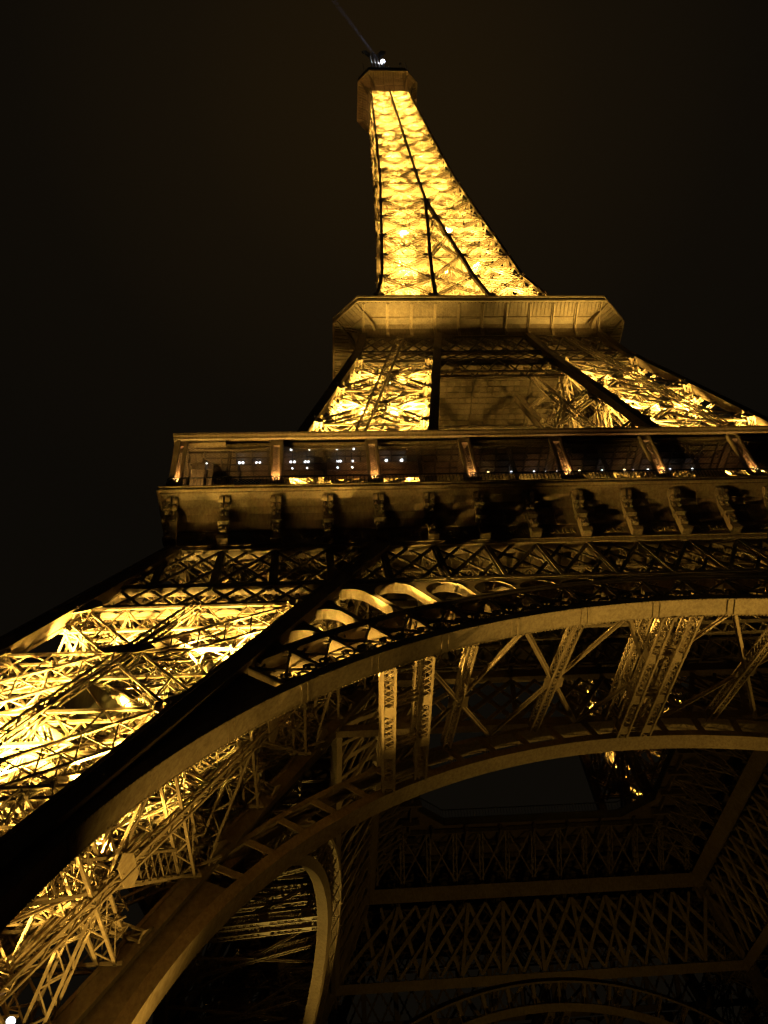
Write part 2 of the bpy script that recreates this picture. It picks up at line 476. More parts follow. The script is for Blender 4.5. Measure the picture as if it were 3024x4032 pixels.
def arch():
    th = np.linspace(-math.radians(86), math.radians(86), 110)
    mb = MB()
    # intrados soffit box
    D = 1.15
    mb.loft4([[fa(RA, t, 0) for t in th], [fa(RA, t, D) for t in th], [fa(RA + .28, t, D) for t in th], [fa(RA + .28, t, 0) for t in th]])
    # front web of the lower ring: a proud rail
    for r0, r1, d0, d1 in ((RA + .28, RA + .75, .02, .2), (RA + .28, RA + .75, D - .2, D - .02)):
        mb.loft4([[fa(r0, t, d0) for t in th], [fa(r0, t, d1) for t in th], [fa(r1, t, d1) for t in th], [fa(r1, t, d0) for t in th]])
    a = mb.build('arch', IRON, tower)
    inside = lambda r, t: abs(r * math.sin(t)) < (45.34 - SI * (ZA + r * CA * math.cos(t))) - .2
    tl = max(t for t in np.linspace(0, 1.4, 400) if inside(RA + 4.1, t))
    t2 = np.linspace(-tl, tl, 90)
    mb = MB()
    for r0, r1, d0, d1 in ((RA + 3.55, RA + 4.0, -.02, .2), (RA + 3.55, RA + 4.0, D - .2, D), (RA + 4.0, RA + 4.2, -.05, D)):
        mb.loft4([[fa(r0, t, d0) for t in t2], [fa(r0, t, d1) for t in t2], [fa(r1, t, d1) for t in t2], [fa(r1, t, d0) for t in t2]])
    mb.build('outer_ring', IRON_DK, a)
    for sg in (-1, 1):      # solid web where the ring runs into the leg
        mb = MB()
        T = np.linspace(tl + .035, 1.45, 40)
        def rr(t):
            r = RA + .7
            while r < RA + 4.1 and inside(r, t): r += .05
            return r
        mb.loft4([[fa(RA + .7, sg * t, .1) for t in T], [fa(RA + .7, sg * t, .3) for t in T], [fa(rr(t), sg * t, .3) for t in T], [fa(rr(t), sg * t, .1) for t in T]])
        mb.build('ring_web', IRON_DK, a)
    # rivet heads along both soffit edges, joint straps
    mb = MB()
    tt = np.arange(-math.radians(80), math.radians(80), .22 / RA)
    for d in (0.03, D - .03):
        A = np.array([fa(RA - .035, t, d) for t in tt]); B = np.array([fa(RA + .02, t, d) for t in tt])
        mb.bars(A, B, (1, 0, 0), .08, .09, True)
    for k in range(-20, 21):
        t = (k + .35) * STEP * 1.9
        if abs(t) > 1.4: continue
        for o in (-.006, .006):
            mb.bar(fa(RA - .012, t + o, .05), fa(RA - .012, t + o, D - .05), fa(1, t) - fa(0, t), .12, .04)
    mb.build('rivet_row', IRON, a)
    # open ring: radial posts, crossing bars and scrolls
    mb = MB()
    K = range(-21, 22)
    for k in K:
        t = k * STEP
        if abs(t) > tl + .03: continue
        e = .0016; pl = MB()
        pl.loft4([[fa(RA + .7, t - e, .12), fa(RA + 3.6, t - e, .12)], [fa(RA + .7, t + e, .12), fa(RA + 3.6, t + e, .12)],
                  [fa(RA + .7, t + e, D - .1), fa(RA + 3.6, t + e, D - .1)], [fa(RA + .7, t - e, D - .1), fa(RA + 3.6, t - e, D - .1)]])
        pl.build('ring_plate', IRON, a)
        mb.bar(fa(RA + .7, t, .06), fa(RA + 3.6, t, .06), NO, .24, .1)
        t2 = t + STEP
        if abs(t2) > tl + .03: continue
        tm = t + STEP / 2
        mb.bar(fa(RA + .75, t, .1), fa(RA + 3.5, t2, .1), NO, .13, .08)
        mb.bar(fa(RA + .75, t2, .18), fa(RA + 3.5, t, .18), NO, .13, .08)
        mb.bar(fa(RA + .75, t, D - .2), fa(RA + 3.5, t2, D - .2), NO, .08, .06)
        ex = nrm(fa(RA, tm + .01) - fa(RA, tm - .01)); ey = nrm(fa(RA + 1, tm) - fa(RA, tm))
        for sgn, r0, w_ in ((1, .46, .11), (-1, .46, .11)):
            curl(mb, fa(RA + 1.2, tm + sgn * STEP * .27, .03), ex * sgn, ey, r0, -1.9, 3.2, NO, w_, .1, .5)
            mb.sphere(fa(RA + 1.2, tm + sgn * STEP * .27, .03), .13, 8)
            curl(mb, fa(RA + 3.15, tm + sgn * STEP * .3, .03), ex * sgn, -ey, .34, -1.6, 3.2, NO, .08, .08, .5)
        curl(mb, fa(RA + .75, tm, .03), ex, ey, .32, 0, math.pi, NO, .08, .08)
    mb.build('scrollwork_ring', IRON_DK, a)
    # arcade in the spandrel between arch ring and girder
    mb = MB(); sp = MB()
    chx = lambda z: (45.34 - SI * z) - .3
    def rtop(t):
        # distance along the ray until the girder (z=43.9) or the leg chord
        r1 = (43.95 - ZA) / (CA * math.cos(t))
        r2 = r1
        for r in np.linspace(RA + 4.2, r1, 60):
            if abs(r * math.sin(t)) > chx(ZA + r * CA * math.cos(t)): r2 = r; break
        return min(r1, r2)
    D2 = .68
    for k in K:
        t0, t1 = k * STEP, (k + 1) * STEP
        tm = (t0 + t1) / 2
        lo = RA + 4.15
        hi0, hi1, him = rtop(t0), rtop(t1), rtop(tm)
        if hi0 - lo > .4:
            mb = MB()
            mb.loft4([[fa(lo, t0 - .0042, 0), fa(hi0, t0 - .0042, 0)], [fa(lo, t0 + .0042, 0), fa(hi0, t0 + .0042, 0)],
                      [fa(lo, t0 + .0042, D2), fa(hi0, t0 + .0042, D2)], [fa(lo, t0 - .0042, D2), fa(hi0, t0 - .0042, D2)]])
            mb.build('spandrel_post', IRON, a)
        apex = min(him, hi0 + 1.5, hi1 + 1.5) - .18
        if apex - lo < .5 or min(hi0, hi1) - lo < .3: continue
        half = (t1 - t0) / 2 - .0042
        r_spring = max(lo + .05, apex - half * apex)
        al = np.linspace(0, math.pi, 15)
        arc = [(r_spring + (apex - r_spring) * math.sin(q), tm - half * math.cos(q)) for q in al]
        ceil = [min(max(rtop(t_) + .05, r_ + .06), r_ + 4) for r_, t_ in arc]
        sp = MB()
        sp.loft4([[fa(r_, t_, -.02) for r_, t_ in arc], [fa(r_, t_, D2) for r_, t_ in arc],
                  [fa(r_ + .06, t_, D2) for r_, t_ in arc], [fa(r_ + .06, t_, -.02) for r_, t_ in arc]])
        sp.loft4([[fa(r_ + .062, t_, .0) for r_, t_ in arc], [fa(r_ + .062, t_, .08) for r_, t_ in arc],
                  [fa(c_, t_, .08) for c_, (r_, t_) in zip(ceil, arc)], [fa(c_, t_, .0) for c_, (r_, t_) in zip(ceil, arc)]])
        sp.build('spandrel_arch', IRON, a)
    # inner arch
    mb = MB(); D = 1.05
    insi = lambda r, t: abs(r * math.sin(t)) < (45.34 - SI * (ZI + r * CI * math.cos(t))) + .2
    tli = min(t for t in np.linspace(0, 1.45, 400) if not insi(RI + 3.1, t) or t > 1.44)
    th_all = th; t3 = np.linspace(-tli, tli, 80)
    for r0, r1, d0, d1 in ((RI, RI + .25, 0, D), (RI + .25, RI + .8, 0, .15), (RI + 2.75, RI + 3.2, 0, .2), (RI + 2.75, RI + 2.95, .21, D), (RI + .25, RI + .8, D - .15, D)):
        th = t3 if r0 > RI + 2 else th_all
        mb.loft4([[ga(r0, t, d0) for t in th], [ga(r0, t, d1) for t in th], [ga(r1, t, d1) for t in th], [ga(r1, t, d0) for t in th]])
    mb.build('inner_arch', IRON, a)
    for sg in (-1, 1):
        mb = MB(); T = np.linspace(tli + .02, 1.48, 36)
        def rw(t):
            r = RI + .8
            while r < RI + 3.1 and insi(r, t): r += .05
            return r
        mb.loft4([[ga(RI + .8, sg * t, .05) for t in T], [ga(RI + .8, sg * t, .25) for t in T], [ga(rw(t), sg * t, .25) for t in T], [ga(rw(t), sg * t, .05) for t in T]])
        mb.build('inner_web', IRON_DK, a)
    for k in range(-20, 21):
        mb = MB()
        t = (k + .5) * math.radians(4.4)
        if abs(t) > tli: continue
        mb.bar(ga(RI + .7, t, .06), ga(RI + 2.85, t, .06), NI, .5, .08)
        n2 = nrm(ga(RI, t + .01) - ga(RI, t))
        mb.xtruss(ga(RI + .7, t + .006, D / 2), ga(RI + 2.85, t + .006, D / 2), n2, D - .1, .06, .08, .42, .04)
        mb.build('arch_rung', IRON, a)
    # soffit bracing between the two arches
    def fr(x):
        t = math.asin(x / (RA + .3)); return fa(RA + .3, t, 1.0)
    def re(x, r=RI + 3.1):
        t = math.asin(x / r); return ga(r, t, .1)
    mb = MB()
    xs = [-18.7, -11.8, -4.9, 2.0, 8.9, 15.8, 22.7]
    def flat(mb, p, q):
        d = nrm(q - p); n = np.array([0, -.15, 1.0])
        mb.bar(p, q, n, .36, .09); mb.bar(p + [0, 0, .02], q + [0, 0, .02], np.cross(d, n), .34, .07)
    up_ = np.array([0, 0, .05])
    for i in range(len(xs) - 1):
        flat(mb, fr(xs[i]), re(xs[i + 1])); flat(mb, fr(xs[i + 1]) + up_, re(xs[i]) + up_)
    for i in range(len(xs) - 1):
        m = (fr(xs[i]) + fr(xs[i + 1]) + re(xs[i]) + re(xs[i + 1])) / 4
        m = (fr((xs[i] + xs[i + 1]) / 2) + re((xs[i] + xs[i + 1]) / 2)) / 2
        c = (fr(xs[i]) + re(xs[i + 1])) / 2
        mb.bar(c + [-.65, 0, -.08], c + [.65, 0, -.08], (0, 0, 1), 1.0, .05)
    mb.build('soffit_brace', IRON, a)
    mb = MB()
    for i in range(len(xs) - 1):
        xm = (xs[i] + xs[i + 1]) / 2
        if abs(abs(xm) - 18.9) < 2.5 or abs(xm + 1.5) < 1: continue
        mb.strut(fr(xm), re(xm), .75, .5, .1, .55, .05)
    # the heavy paired box struts
    for x in (-18.1, -20.4, 18.1, 20.4, -2.3, -.5):
        t = math.asin(x / (RA + .3)); p = fa(RA + .3, t, .9)
        xr = x * .97
        lo_ = ga(RI + .8, math.asin(xr / (RI + .8)), .5); hi_ = ga(RI + 3.1, math.asin(xr / (RI + 3.1)), .3)
        mb.strut(p, lo_, .8, .7, .13, .6, .06)
        mb.strut(p + [0, .4, 2.4], hi_ + [0, 0, .3], .7, .6, .12, .6, .06)
        for s in (.3, .62, .88):
            q1 = p + (lo_ - p) * s; q2 = p + [0, .4, 2.4] + (hi_ + [0, 0, .3] - p - [0, .4, 2.4]) * s
            mb.truss(q1, q2, (1, 0, 0), .4, .3, .09, .6, .05)
            mb.bar(q1 + [0, -.45, 0], q1 + [0, .45, .0], (0, 0, 1), .76, .85)
    for x0, x1 in ((-18.1, -20.4), (18.1, 20.4), (-2.3, -.5)):
        for s in (.28, .6, .9):
            P = []
            for x in (x0, x1):
                p = fa(RA + .3, math.asin(x / (RA + .3)), .9); q = ga(RI + .8, math.asin(x * .97 / (RI + .8)), .5)
                P.append(p + (q - p) * s)
            mb.truss(P[0], P[1], (0, 0, 1), .5, .3, .1, .6, .06)
    mb.build('soffit_strut', IRON, a)
    return a

arch0 = arch()
for k in (1, 2, 3): dup(arch0, tower, k)

# ------------------------------------------------------------------ girders under the first floor
SB = 3.865
def girder():
    mb = MB()
    def rail(z, w, t, d=0.0, f=fo, ww=wo):
        x = ww(z) if f is fo else wo(z) * 0 + wi(z)
        mb.bar(f(-x, z, d), f(x, z, d), NO, w, t)
    # outer: main lattice 44.6 - 51, small lattice 41.3 - 44.6
    for z, w in ((51.0, .5), (44.5, .75), (41.35, .55)):
        x = wo(z)
        for xa, xb in ([(-x, x)] if z > 42 else [(-x, -wi(z)), (wi(z), x)]):
            mb.bar(fo(xa, z, .3), fo(xb, z, .3), NO, w, .6)
            mb.bar(fo(xa, z, .0), fo(xb, z, .0), NO, w * .45, .1)
    g = mb.build('girder', IRON_DK, tower)
    mb = MB()
    xs = [SB * (k - 9) for k in range(19)]
    z0, z1 = 44.6, 51.0
    lim = lambda z: wo(z) - .3
    def clipped(xa, za, xb, zb, w, d):
        P = [(xa, za), (xb, zb)]
        s = np.linspace(0, 1, 41); X = xa + (xb - xa) * s; Z = za + (zb - za) * s
        ok = np.abs(X) <= np.array([lim(z) for z in Z])
        if ok.sum() < 3: return
        i = np.where(ok)[0]; i0, i1 = i[0], i[-1]
        a, b = fo(X[i0], Z[i0], d), fo(X[i1], Z[i1], d)
        mb.bar(a, b, NO, w, .12)
        # rivet plates give the bars their toothed edge
        L = np.linalg.norm(b - a)
        for q in np.linspace(0, 1, max(2, int(L / .55))):
            c = a + (b - a) * q
            mb.bar(c - nrm(b - a) * .07, c + nrm(b - a) * .07, NO, w + .16, .06)
    for k in range(-12, 13):
        x = SB * k
        clipped(x, z0, x + SB, z1, .22, .05); clipped(x, z1, x + SB, z0, .22, .2)
        clipped(x + SB / 2, z0, x + SB * 1.5, z1, .2, .12); clipped(x + SB / 2, z1, x + SB * 1.5, z0, .2, .27)
    mb.build('lattice_web', IRON_DK, g)
    for k in range(-12, 13):
        x = SB * k
        mb = MB()
        if abs(x) > lim(z0): continue
        zt = z1
        if abs(x) > lim(z1): zt = z0 + (z1 - z0) * (lim(z0) - abs(x)) / (lim(z0) - lim(z1))
        mb.bar(fo(x, z0, .25), fo(x, zt, .25), NO, .55, .5)
        mb.bar(fo(x, z0, -.02), fo(x, zt, -.02), NO, .2, .1)
        mb.build('girder_post', IRON_DK, g)
    lim2 = lambda z: wo(z) - .3; webs = {-1: MB(), 1: MB()}
    h = SB / 2; z0b, z1b = 41.45, 44.3
    for k in range(-26, 27):
        for (xa, xb, d) in ((h * k, h * (k + 1), .1), (h * (k + 1), h * k, .22)):
            if max(abs(xa), abs(xb)) < lim2(z1b) and min(abs(xa), abs(xb)) > 22.6:
                # skip behind the arch crown
                mb = webs[1 if xa + xb > 0 else -1]
                mb.bar(fo(xa, z0b, d), fo(xb, z1b, d), NO, .2, .1)
                L = np.linalg.norm(fo(xa, z0b) - fo(xb, z1b))
                for q in np.linspace(0, 1, 7):
                    c = fo(xa, z0b, d) + (fo(xb, z1b, d) - fo(xa, z0b, d)) * q
                    e = nrm(fo(xb, z1b, d) - fo(xa, z0b, d)) * .06
                    mb.bar(c - e, c + e, NO, .34, .05)
    # only over the legs; the arch crown takes its place in the middle
    for w_ in webs.values(): w_.build('lower_lattice_web', IRON_DK, g)
    # inner girder, on the inner faces
    mb = MB()
    for z, w in ((51.2, 1.5), (43.2, 1.0)):
        x = wi(z) + .3
        mb.bar(fi(-x, z, .3), fi(x, z, .3), NI, w, .5)
    x0 = wi(44.0)
    n = 10
    for k in range(n):
        xa = -x0 + 2 * x0 * k / n; xb = -x0 + 2 * x0 * (k + 1) / n
        f = wi(50.2) / x0
        mb.bar(fi(xa, 43.8, .2), fi(xb * f, 50.2, .2), NI, .42, .12)
        mb.bar(fi(xb, 43.8, .35), fi(xa * f, 50.2, .35), NI, .42, .12)
        xm = (xa + xb) / 2; h2 = (xb - xa) / 2
        if k < n - 1:
            mb.bar(fi(xm, 43.8, .24), fi((xm + 2 * h2) * f, 50.2, .24), NI, .3, .1)
            mb.bar(fi(xm + 2 * h2, 43.8, .4), fi(xm * f, 50.2, .4), NI, .3, .1)
        mb.bar(fi(xa, 43.8, .5), fi(xa * f, 50.2, .5), NI, .4, .3)
    # web above the band, up to the floor opening
    for k in range(13):
        x = -18 + 3 * k
        mb.truss((x, -18.9, 52.2), (x, -14.5, 56.2), (1, 0, 0), .5, .4, .1, .8, .06)
        if k < 12:
            mb.bar((x, -18.7, 52.3), (x + 3, -14.6, 56.1), (0, -1, 0), .16, .1); mb.bar((x + 3, -18.6, 52.3), (x, -14.5, 56.1), (0, -1, 0), .16, .1)
    mb.build('inner_girder', IRON, g)
    # floor trusses between outer and inner girders
    mb = MB()
    for y, z, hh in ((-32.0, 49.6, 1.9), (-29.2, 48.2, 2.2), (-26.0, 49.8, 2.0), (-22.5, 50.2, 2.0)):
        x = min(wo(z) - .5, abs(y))
        mb.xtruss((-x, y, z), (x, y, z), (0, 1, 0), hh, .2, .18, 1.5, .13)
    for k in range(-8, 9):
        x = SB * k
        mb.truss((x, -33.2, 52.2), (x, -18.5, 52.2), (1, 0, 0), 1.6, .3, .13, 1.4, .09)
        mb.bar((x, -33.6, 55.6), (x, -13.2, 55.6), (0, 0, 1), .25, .7)
    for y in (-32, -29, -26, -23, -20, -17, -14.2):
        mb.bar((-abs(y), y, 55.9), (abs(y), y, 55.9), (0, 0, 1), .2, .5)
    mb.build('floor_truss', IRON_DK, g)
    return g
gird0 = girder()
for k in (1, 2, 3): dup(gird0, tower, k)

# ------------------------------------------------------------------ first floor: slab, frieze, consoles, gallery
def sq_ring(W, z, c=0.0):
    if c <= 0: return np.array([[-W, -W, z], [W, -W, z], [W, W, z], [-W, W, z]], float)
    return np.array([[-W + c, -W, z], [W - c, -W, z], [W, -W + c, z], [W, W - c, z], [W - c, W, z], [-W + c, W, z], [-W, W - c, z], [-W, -W + c, z]], float)

mb = MB()
hole = lambda z, w=13.4, c=3.2: sq_ring(w, z, c)
out8 = lambda z: sq_ring(35.0, z, .02)
mb.rings([hole(56.3), out8(56.3), out8(57.0), hole(57.0), hole(56.3)])
first = mb.build('first_floor', IRON_DK, tower)
mb = MB()
for i in range(8):
    a, b = hole(57.0)[i], hole(57.0)[(i + 1) % 8]
    n = int(np.linalg.norm(b - a) / .35)
    for q in np.linspace(0, 1, n, endpoint=False):
        c = a + (b - a) * q
        mb.bar(c, c + [0, 0, 1.1], (0, 1, 0), .04, .04)
    mb.bar(a + [0, 0, 1.15], b + [0, 0, 1.15], (0, 0, 1), .1, .08)
    mb.bar(a + [0, 0, -.3], b + [0, 0, -.3], (0, 0, 1), .12, .9)
mb.build('opening_railing', DARK, first)

def side_frieze():
    prof = [(34.0, 50.75), (34.42, 50.85), (34.42, 51.3), (34.2, 51.42), (34.2, 53.0), (34.32, 53.05), (34.32, 54.0), (34.45, 54.7), (34.75, 55.2),
            (35.2, 55.55), (35.7, 55.75), (35.75, 55.85), (35.9, 55.87), (35.9, 56.36), (35.5, 56.38), (34.8, 56.38)]
    mb = MB()
    L = [np.array([-W, -W, z]) for W, z in prof]; R = [np.array([W, -W, z]) for W, z in prof]
    mb.rings([np.array(L), np.array(R)], False)
    # proud fillets and panel joints
    for W, z, t in ((35.93, 56.3, .1), (35.93, 55.93, .07), (34.26, 53.02, .09), (34.46, 51.25, .08)):
        mb.bar((-W, -W, z), (W, -W, z), (0, 0, 1), .08, t)
    for k in range(18):
        x = SB * (k - 8.5)
        mb.bar((x, -34.335, 53.1), (x, -34.46, 54.65), (1, 0, 0), .03, .03)
        mb.bar((x, -34.47, 54.7), (x, -35.65, 55.74), (1, 0, 0), .03, .03)
    fr_ = mb.build('frieze', IRON, first)
    for k in range(19):
        x = SB * (k - 9)
        c = MB()
        hw = .3
        P = [(34.2, 51.35), (34.95, 51.35), (34.95, 51.75), (34.75, 51.9), (34.75, 52.15), (34.95, 52.35), (35.0, 52.5), (34.8, 52.7), (34.8, 53.15), (35.05, 53.3), (35.05, 53.62), (34.75, 53.75),
             (34.72, 54.6), (34.9, 55.0), (35.25, 55.75), (34.6, 55.3), (34.3, 54.4)]
        c.prism([(x - hw, -y, z) for y, z in P], (2 * hw, 0, 0))
        c.box((x, -34.72, 53.46), .86, .62, .34)
        c.box((x, -34.68, 51.6), .8, .6, .36)
        # double volute with a leaf cleft
        for s in (-1, 1):
            c.cyl((x + s * .07, -35.28, 55.32), (x + s * .4, -35.28, 55.32), .40, .34, 14)
            c.cyl((x + s * .36, -35.28, 55.32), (x + s * .44, -35.28, 55.32), .2, .17, 10)
            c.sphere((x + s * .2, -35.22, 54.72), .24, 8, (1, 1, 1.5))
            c.sphere((x + s * .2, -34.98, 54.25), .17, 8, (1, 1, 1.5))
            c.sphere((x + s * .19, -34.95, 52.62), .17, 8, (1, .9, 1.3))
        c.sphere((x, -34.98, 52.25), .22, 8, (1.2, .8, 1.0))
        c.build('console', IRON, fr_)
    return fr_
fr0 = side_frieze()
for k in (1, 2, 3): dup(fr0, first, k)
NAMES = 'SEGUIN LALANDE TRESCA PONCELET BRESSE LAGRANGE BELANGER CUVIER LAPLACE DULONG CHASLES LAVOISIER AMPERE CHEVREUL FLACHAT NAVIER LEGENDRE CHAPTAL'.split()
for k, nm in enumerate(NAMES):
    cu = bpy.data.curves.new('name_lettering', 'FONT'); cu.body = nm; cu.size = .66; cu.extrude = .03
    cu.align_x = 'CENTER'; cu.space_character = 1.2 if len(nm) < 9 else 1.0
    o = bpy.data.objects.new('name_lettering', cu); COL.objects.link(o)
    o.location = (SB * (k - 8.5), -34.24, 52.05); o.rotation_euler = (math.radians(90), 0, 0)
    cu.materials.append(GOLD)
    bpy.context.view_layer.update()
    if o.dimensions.x > 2.7: o.scale.x = 2.7 / o.dimensions.x; bpy.context.view_layer.update()
    me = bpy.data.meshes.new_from_object(o.evaluated_get(bpy.context.evaluated_depsgraph_get()))
    m_ = bpy.data.objects.new('name_lettering', me); COL.objects.link(m_); m_.matrix_world = o.matrix_world.copy(); m_.parent = fr0
    bpy.data.objects.remove(o)

def side_gallery():
    mb = MB()
    W = 35.36
    # front eaves beam and flat roof with a planked ceiling
    def strip(a, b, mbx=mb):     # ring piece on one side between profile points (W,z)
        pass
    prof = [(W - .05, 63.05), (W + .1, 63.1), (W + .12, 63.35), (W + .2, 63.55), (W + .2, 63.8), (W - .3, 63.86), (31.0, 63.9), (31.0, 63.4), (W - .6, 63.35), (W - .6, 63.05)]
    L = [np.array([-w, -w, z]) for w, z in prof]; R = [np.array([w, -w, z]) for w, z in prof]
    mb.rings([np.array(L), np.array(R)], False)
    mb.bars([L[-1]], [R[-1]], [(0, 0, 1)], .05, .05)
    ros = mb.build('gallery_roof', IRON, first)
    SP = SB * 2.005
    px = [SP * (j - 4.5) for j in range(10)]
    for j, x in enumerate(px):
        c = MB(); y = -35.05
        for s in (-1, 1):
            c.bar((x + s * .4, y, 57.75), (x + s * .4, y, 63.12), (0, 1, 0), .24, .3)
            c.bar((x + s * .4, y - .16, 57.8), (x + s * .4, y - .16, 63.1), (0, 1, 0), .08, .04)
        c.bar((x - .52, y, 57.66), (x + .52, y, 57.66), (0, 0, 1), .34, .26)
        c.box((x, y, 57.45), 1.25, .62, .3)
        c.box((x, y + .02, 62.8), .56, .26, .62)
        # bracket to the ceiling beam
        c.bar((x, y + .15, 63.1), (x, -31.3, 63.2), (0, 0, 1), .5, .3)
        for q in range(22):
            z = 58.0 + q * .22
            c.bar((x - .28, y + .1, z), (x + .28, y + .1, z + .2), (0, 1, 0), .02, .02); c.bar((x + .28, y + .1, z), (x - .28, y + .1, z + .2), (0, 1, 0), .02, .02)
        c.build('gallery_post', IRON, ros)
    # shallow arched valance between the posts
    mb = MB()
    for j in range(9):
        xa, xb = px[j] + .55, px[j + 1] - .55
        t = np.linspace(0, 1, 13); X = xa + (xb - xa) * t
        Z = 63.05 - .32 * np.minimum(1, np.minimum(t, 1 - t) * 4.2) ** .8
        mb.loft4([[(x, -34.62, z) for x, z in zip(X, Z)], [(x, -34.5, z) for x, z in zip(X, Z)], [(x, -34.5, 63.2) for x in X], [(x, -34.62, 63.2) for x in X]])
        xm = (xa + xb) / 2
        mb.truss((xm, -34.2, 57.4), (xm, -34.2, 63.3), (0, 1, 0), .2, .2, .06, .5, .03)
    mb.build('valance', IRON, ros)
    # joists, hangers, planks
    mb = MB()
    for q in np.arange(-34.4, 34.5, 1.29):
        mb.bar((q, -34.4, 63.22), (q, -31.1, 63.22), (0, 0, 1), .08, .26)
        mb.bar((q, -33.3, 63.2), (q, -33.3, 62.6), (0, 1, 0), .06, .06)
    for y in (-33.9, -33.3, -32.6, -31.9):
        mb.bar((-abs(y), y, 63.28), (abs(y), y, 63.28), (0, 0, 1), .07, .12)
    mb.build('ceiling_joist', IRON_DK, ros)
    # balustrade and slab edge
    mb = MB()
    mb.bar((-35.3, -35.3, 56.7), (35.3, -35.3, 56.7), (0, 0, 1), .35, .62)
    for q in np.arange(-35.1, 35.15, .28):
        mb.bar((q, -35.42, 57.0), (q, -35.42, 57.95), (0, 1, 0), .035, .035)
    mb.bar((-35.4, -35.42, 58.0), (35.4, -35.42, 58.0), (0, 0, 1), .08, .07)
    mb.build('balustrade', DARK, ros)
    # safety netting
    mb = MB(); A = []; B = []
    h = 5.0
    for q in np.arange(-35 - h, 35, .3):
        for sgn in (1, -1):
            x0, x1 = (q, q + h) if sgn > 0 else (q + h, q)
            z0, z1 = 58.05, 63.05
            xa, xb = max(-35, min(35, x0)), max(-35, min(35, x1))
            za = z0 + (xa - x0) / (x1 - x0) * (z1 - z0); zb = z0 + (xb - x0) / (x1 - x0) * (z1 - z0)
            if abs(xb - xa) > .3: A.append((xa, -34.75, za)); B.append((xb, -34.75, zb))
    mb.bars(A, B, (0, 1, 0), .016, .016)
    mb.build('safety_netting', IRON_DK, ros)
    return ros
gal0 = side_gallery()
for k in (1, 2, 3): dup(gal0, first, k)
# timber soffit of the restaurant behind the front gallery, and its corner partition
mb = MB()
for i, y in enumerate(np.arange(-32.9, -31.2, .16)):
    mb.bar((-23.2, y, 62.9 - .001 * (i % 2)), (-14.9, y, 62.9 - .001 * (i % 2)), (0, 0, 1), .15, .06)
mb.bar((-23.2, -32.15, 62.75), (-14.9, -32.15, 62.75), (0, 0, 1), .12, .1)
mb.bar((-14.85, -33.0, 62.85), (-14.85, -31.1, 62.85), (0, 0, 1), .08, .3)
mb.build('timber_soffit', WOOD, gal0)
mb = MB()
mb.bar((-33.2, -33.2, 57.1), (-33.2, -33.2, 63.2), (1, 0, 0), .25, .25)
for i in range(4):
    mb.box((-34.0 + .45 * i, -32.9 + .0 * i, 60.2), .38, .08, 6.0)
for z in (59.0, 61.0, 62.2):
    mb.bar((-34.3, -33.0, z), (-32.3, -33.0, z), (0, 0, 1), .06, .06)
mb.build('corner_partition', IRON, gal0)

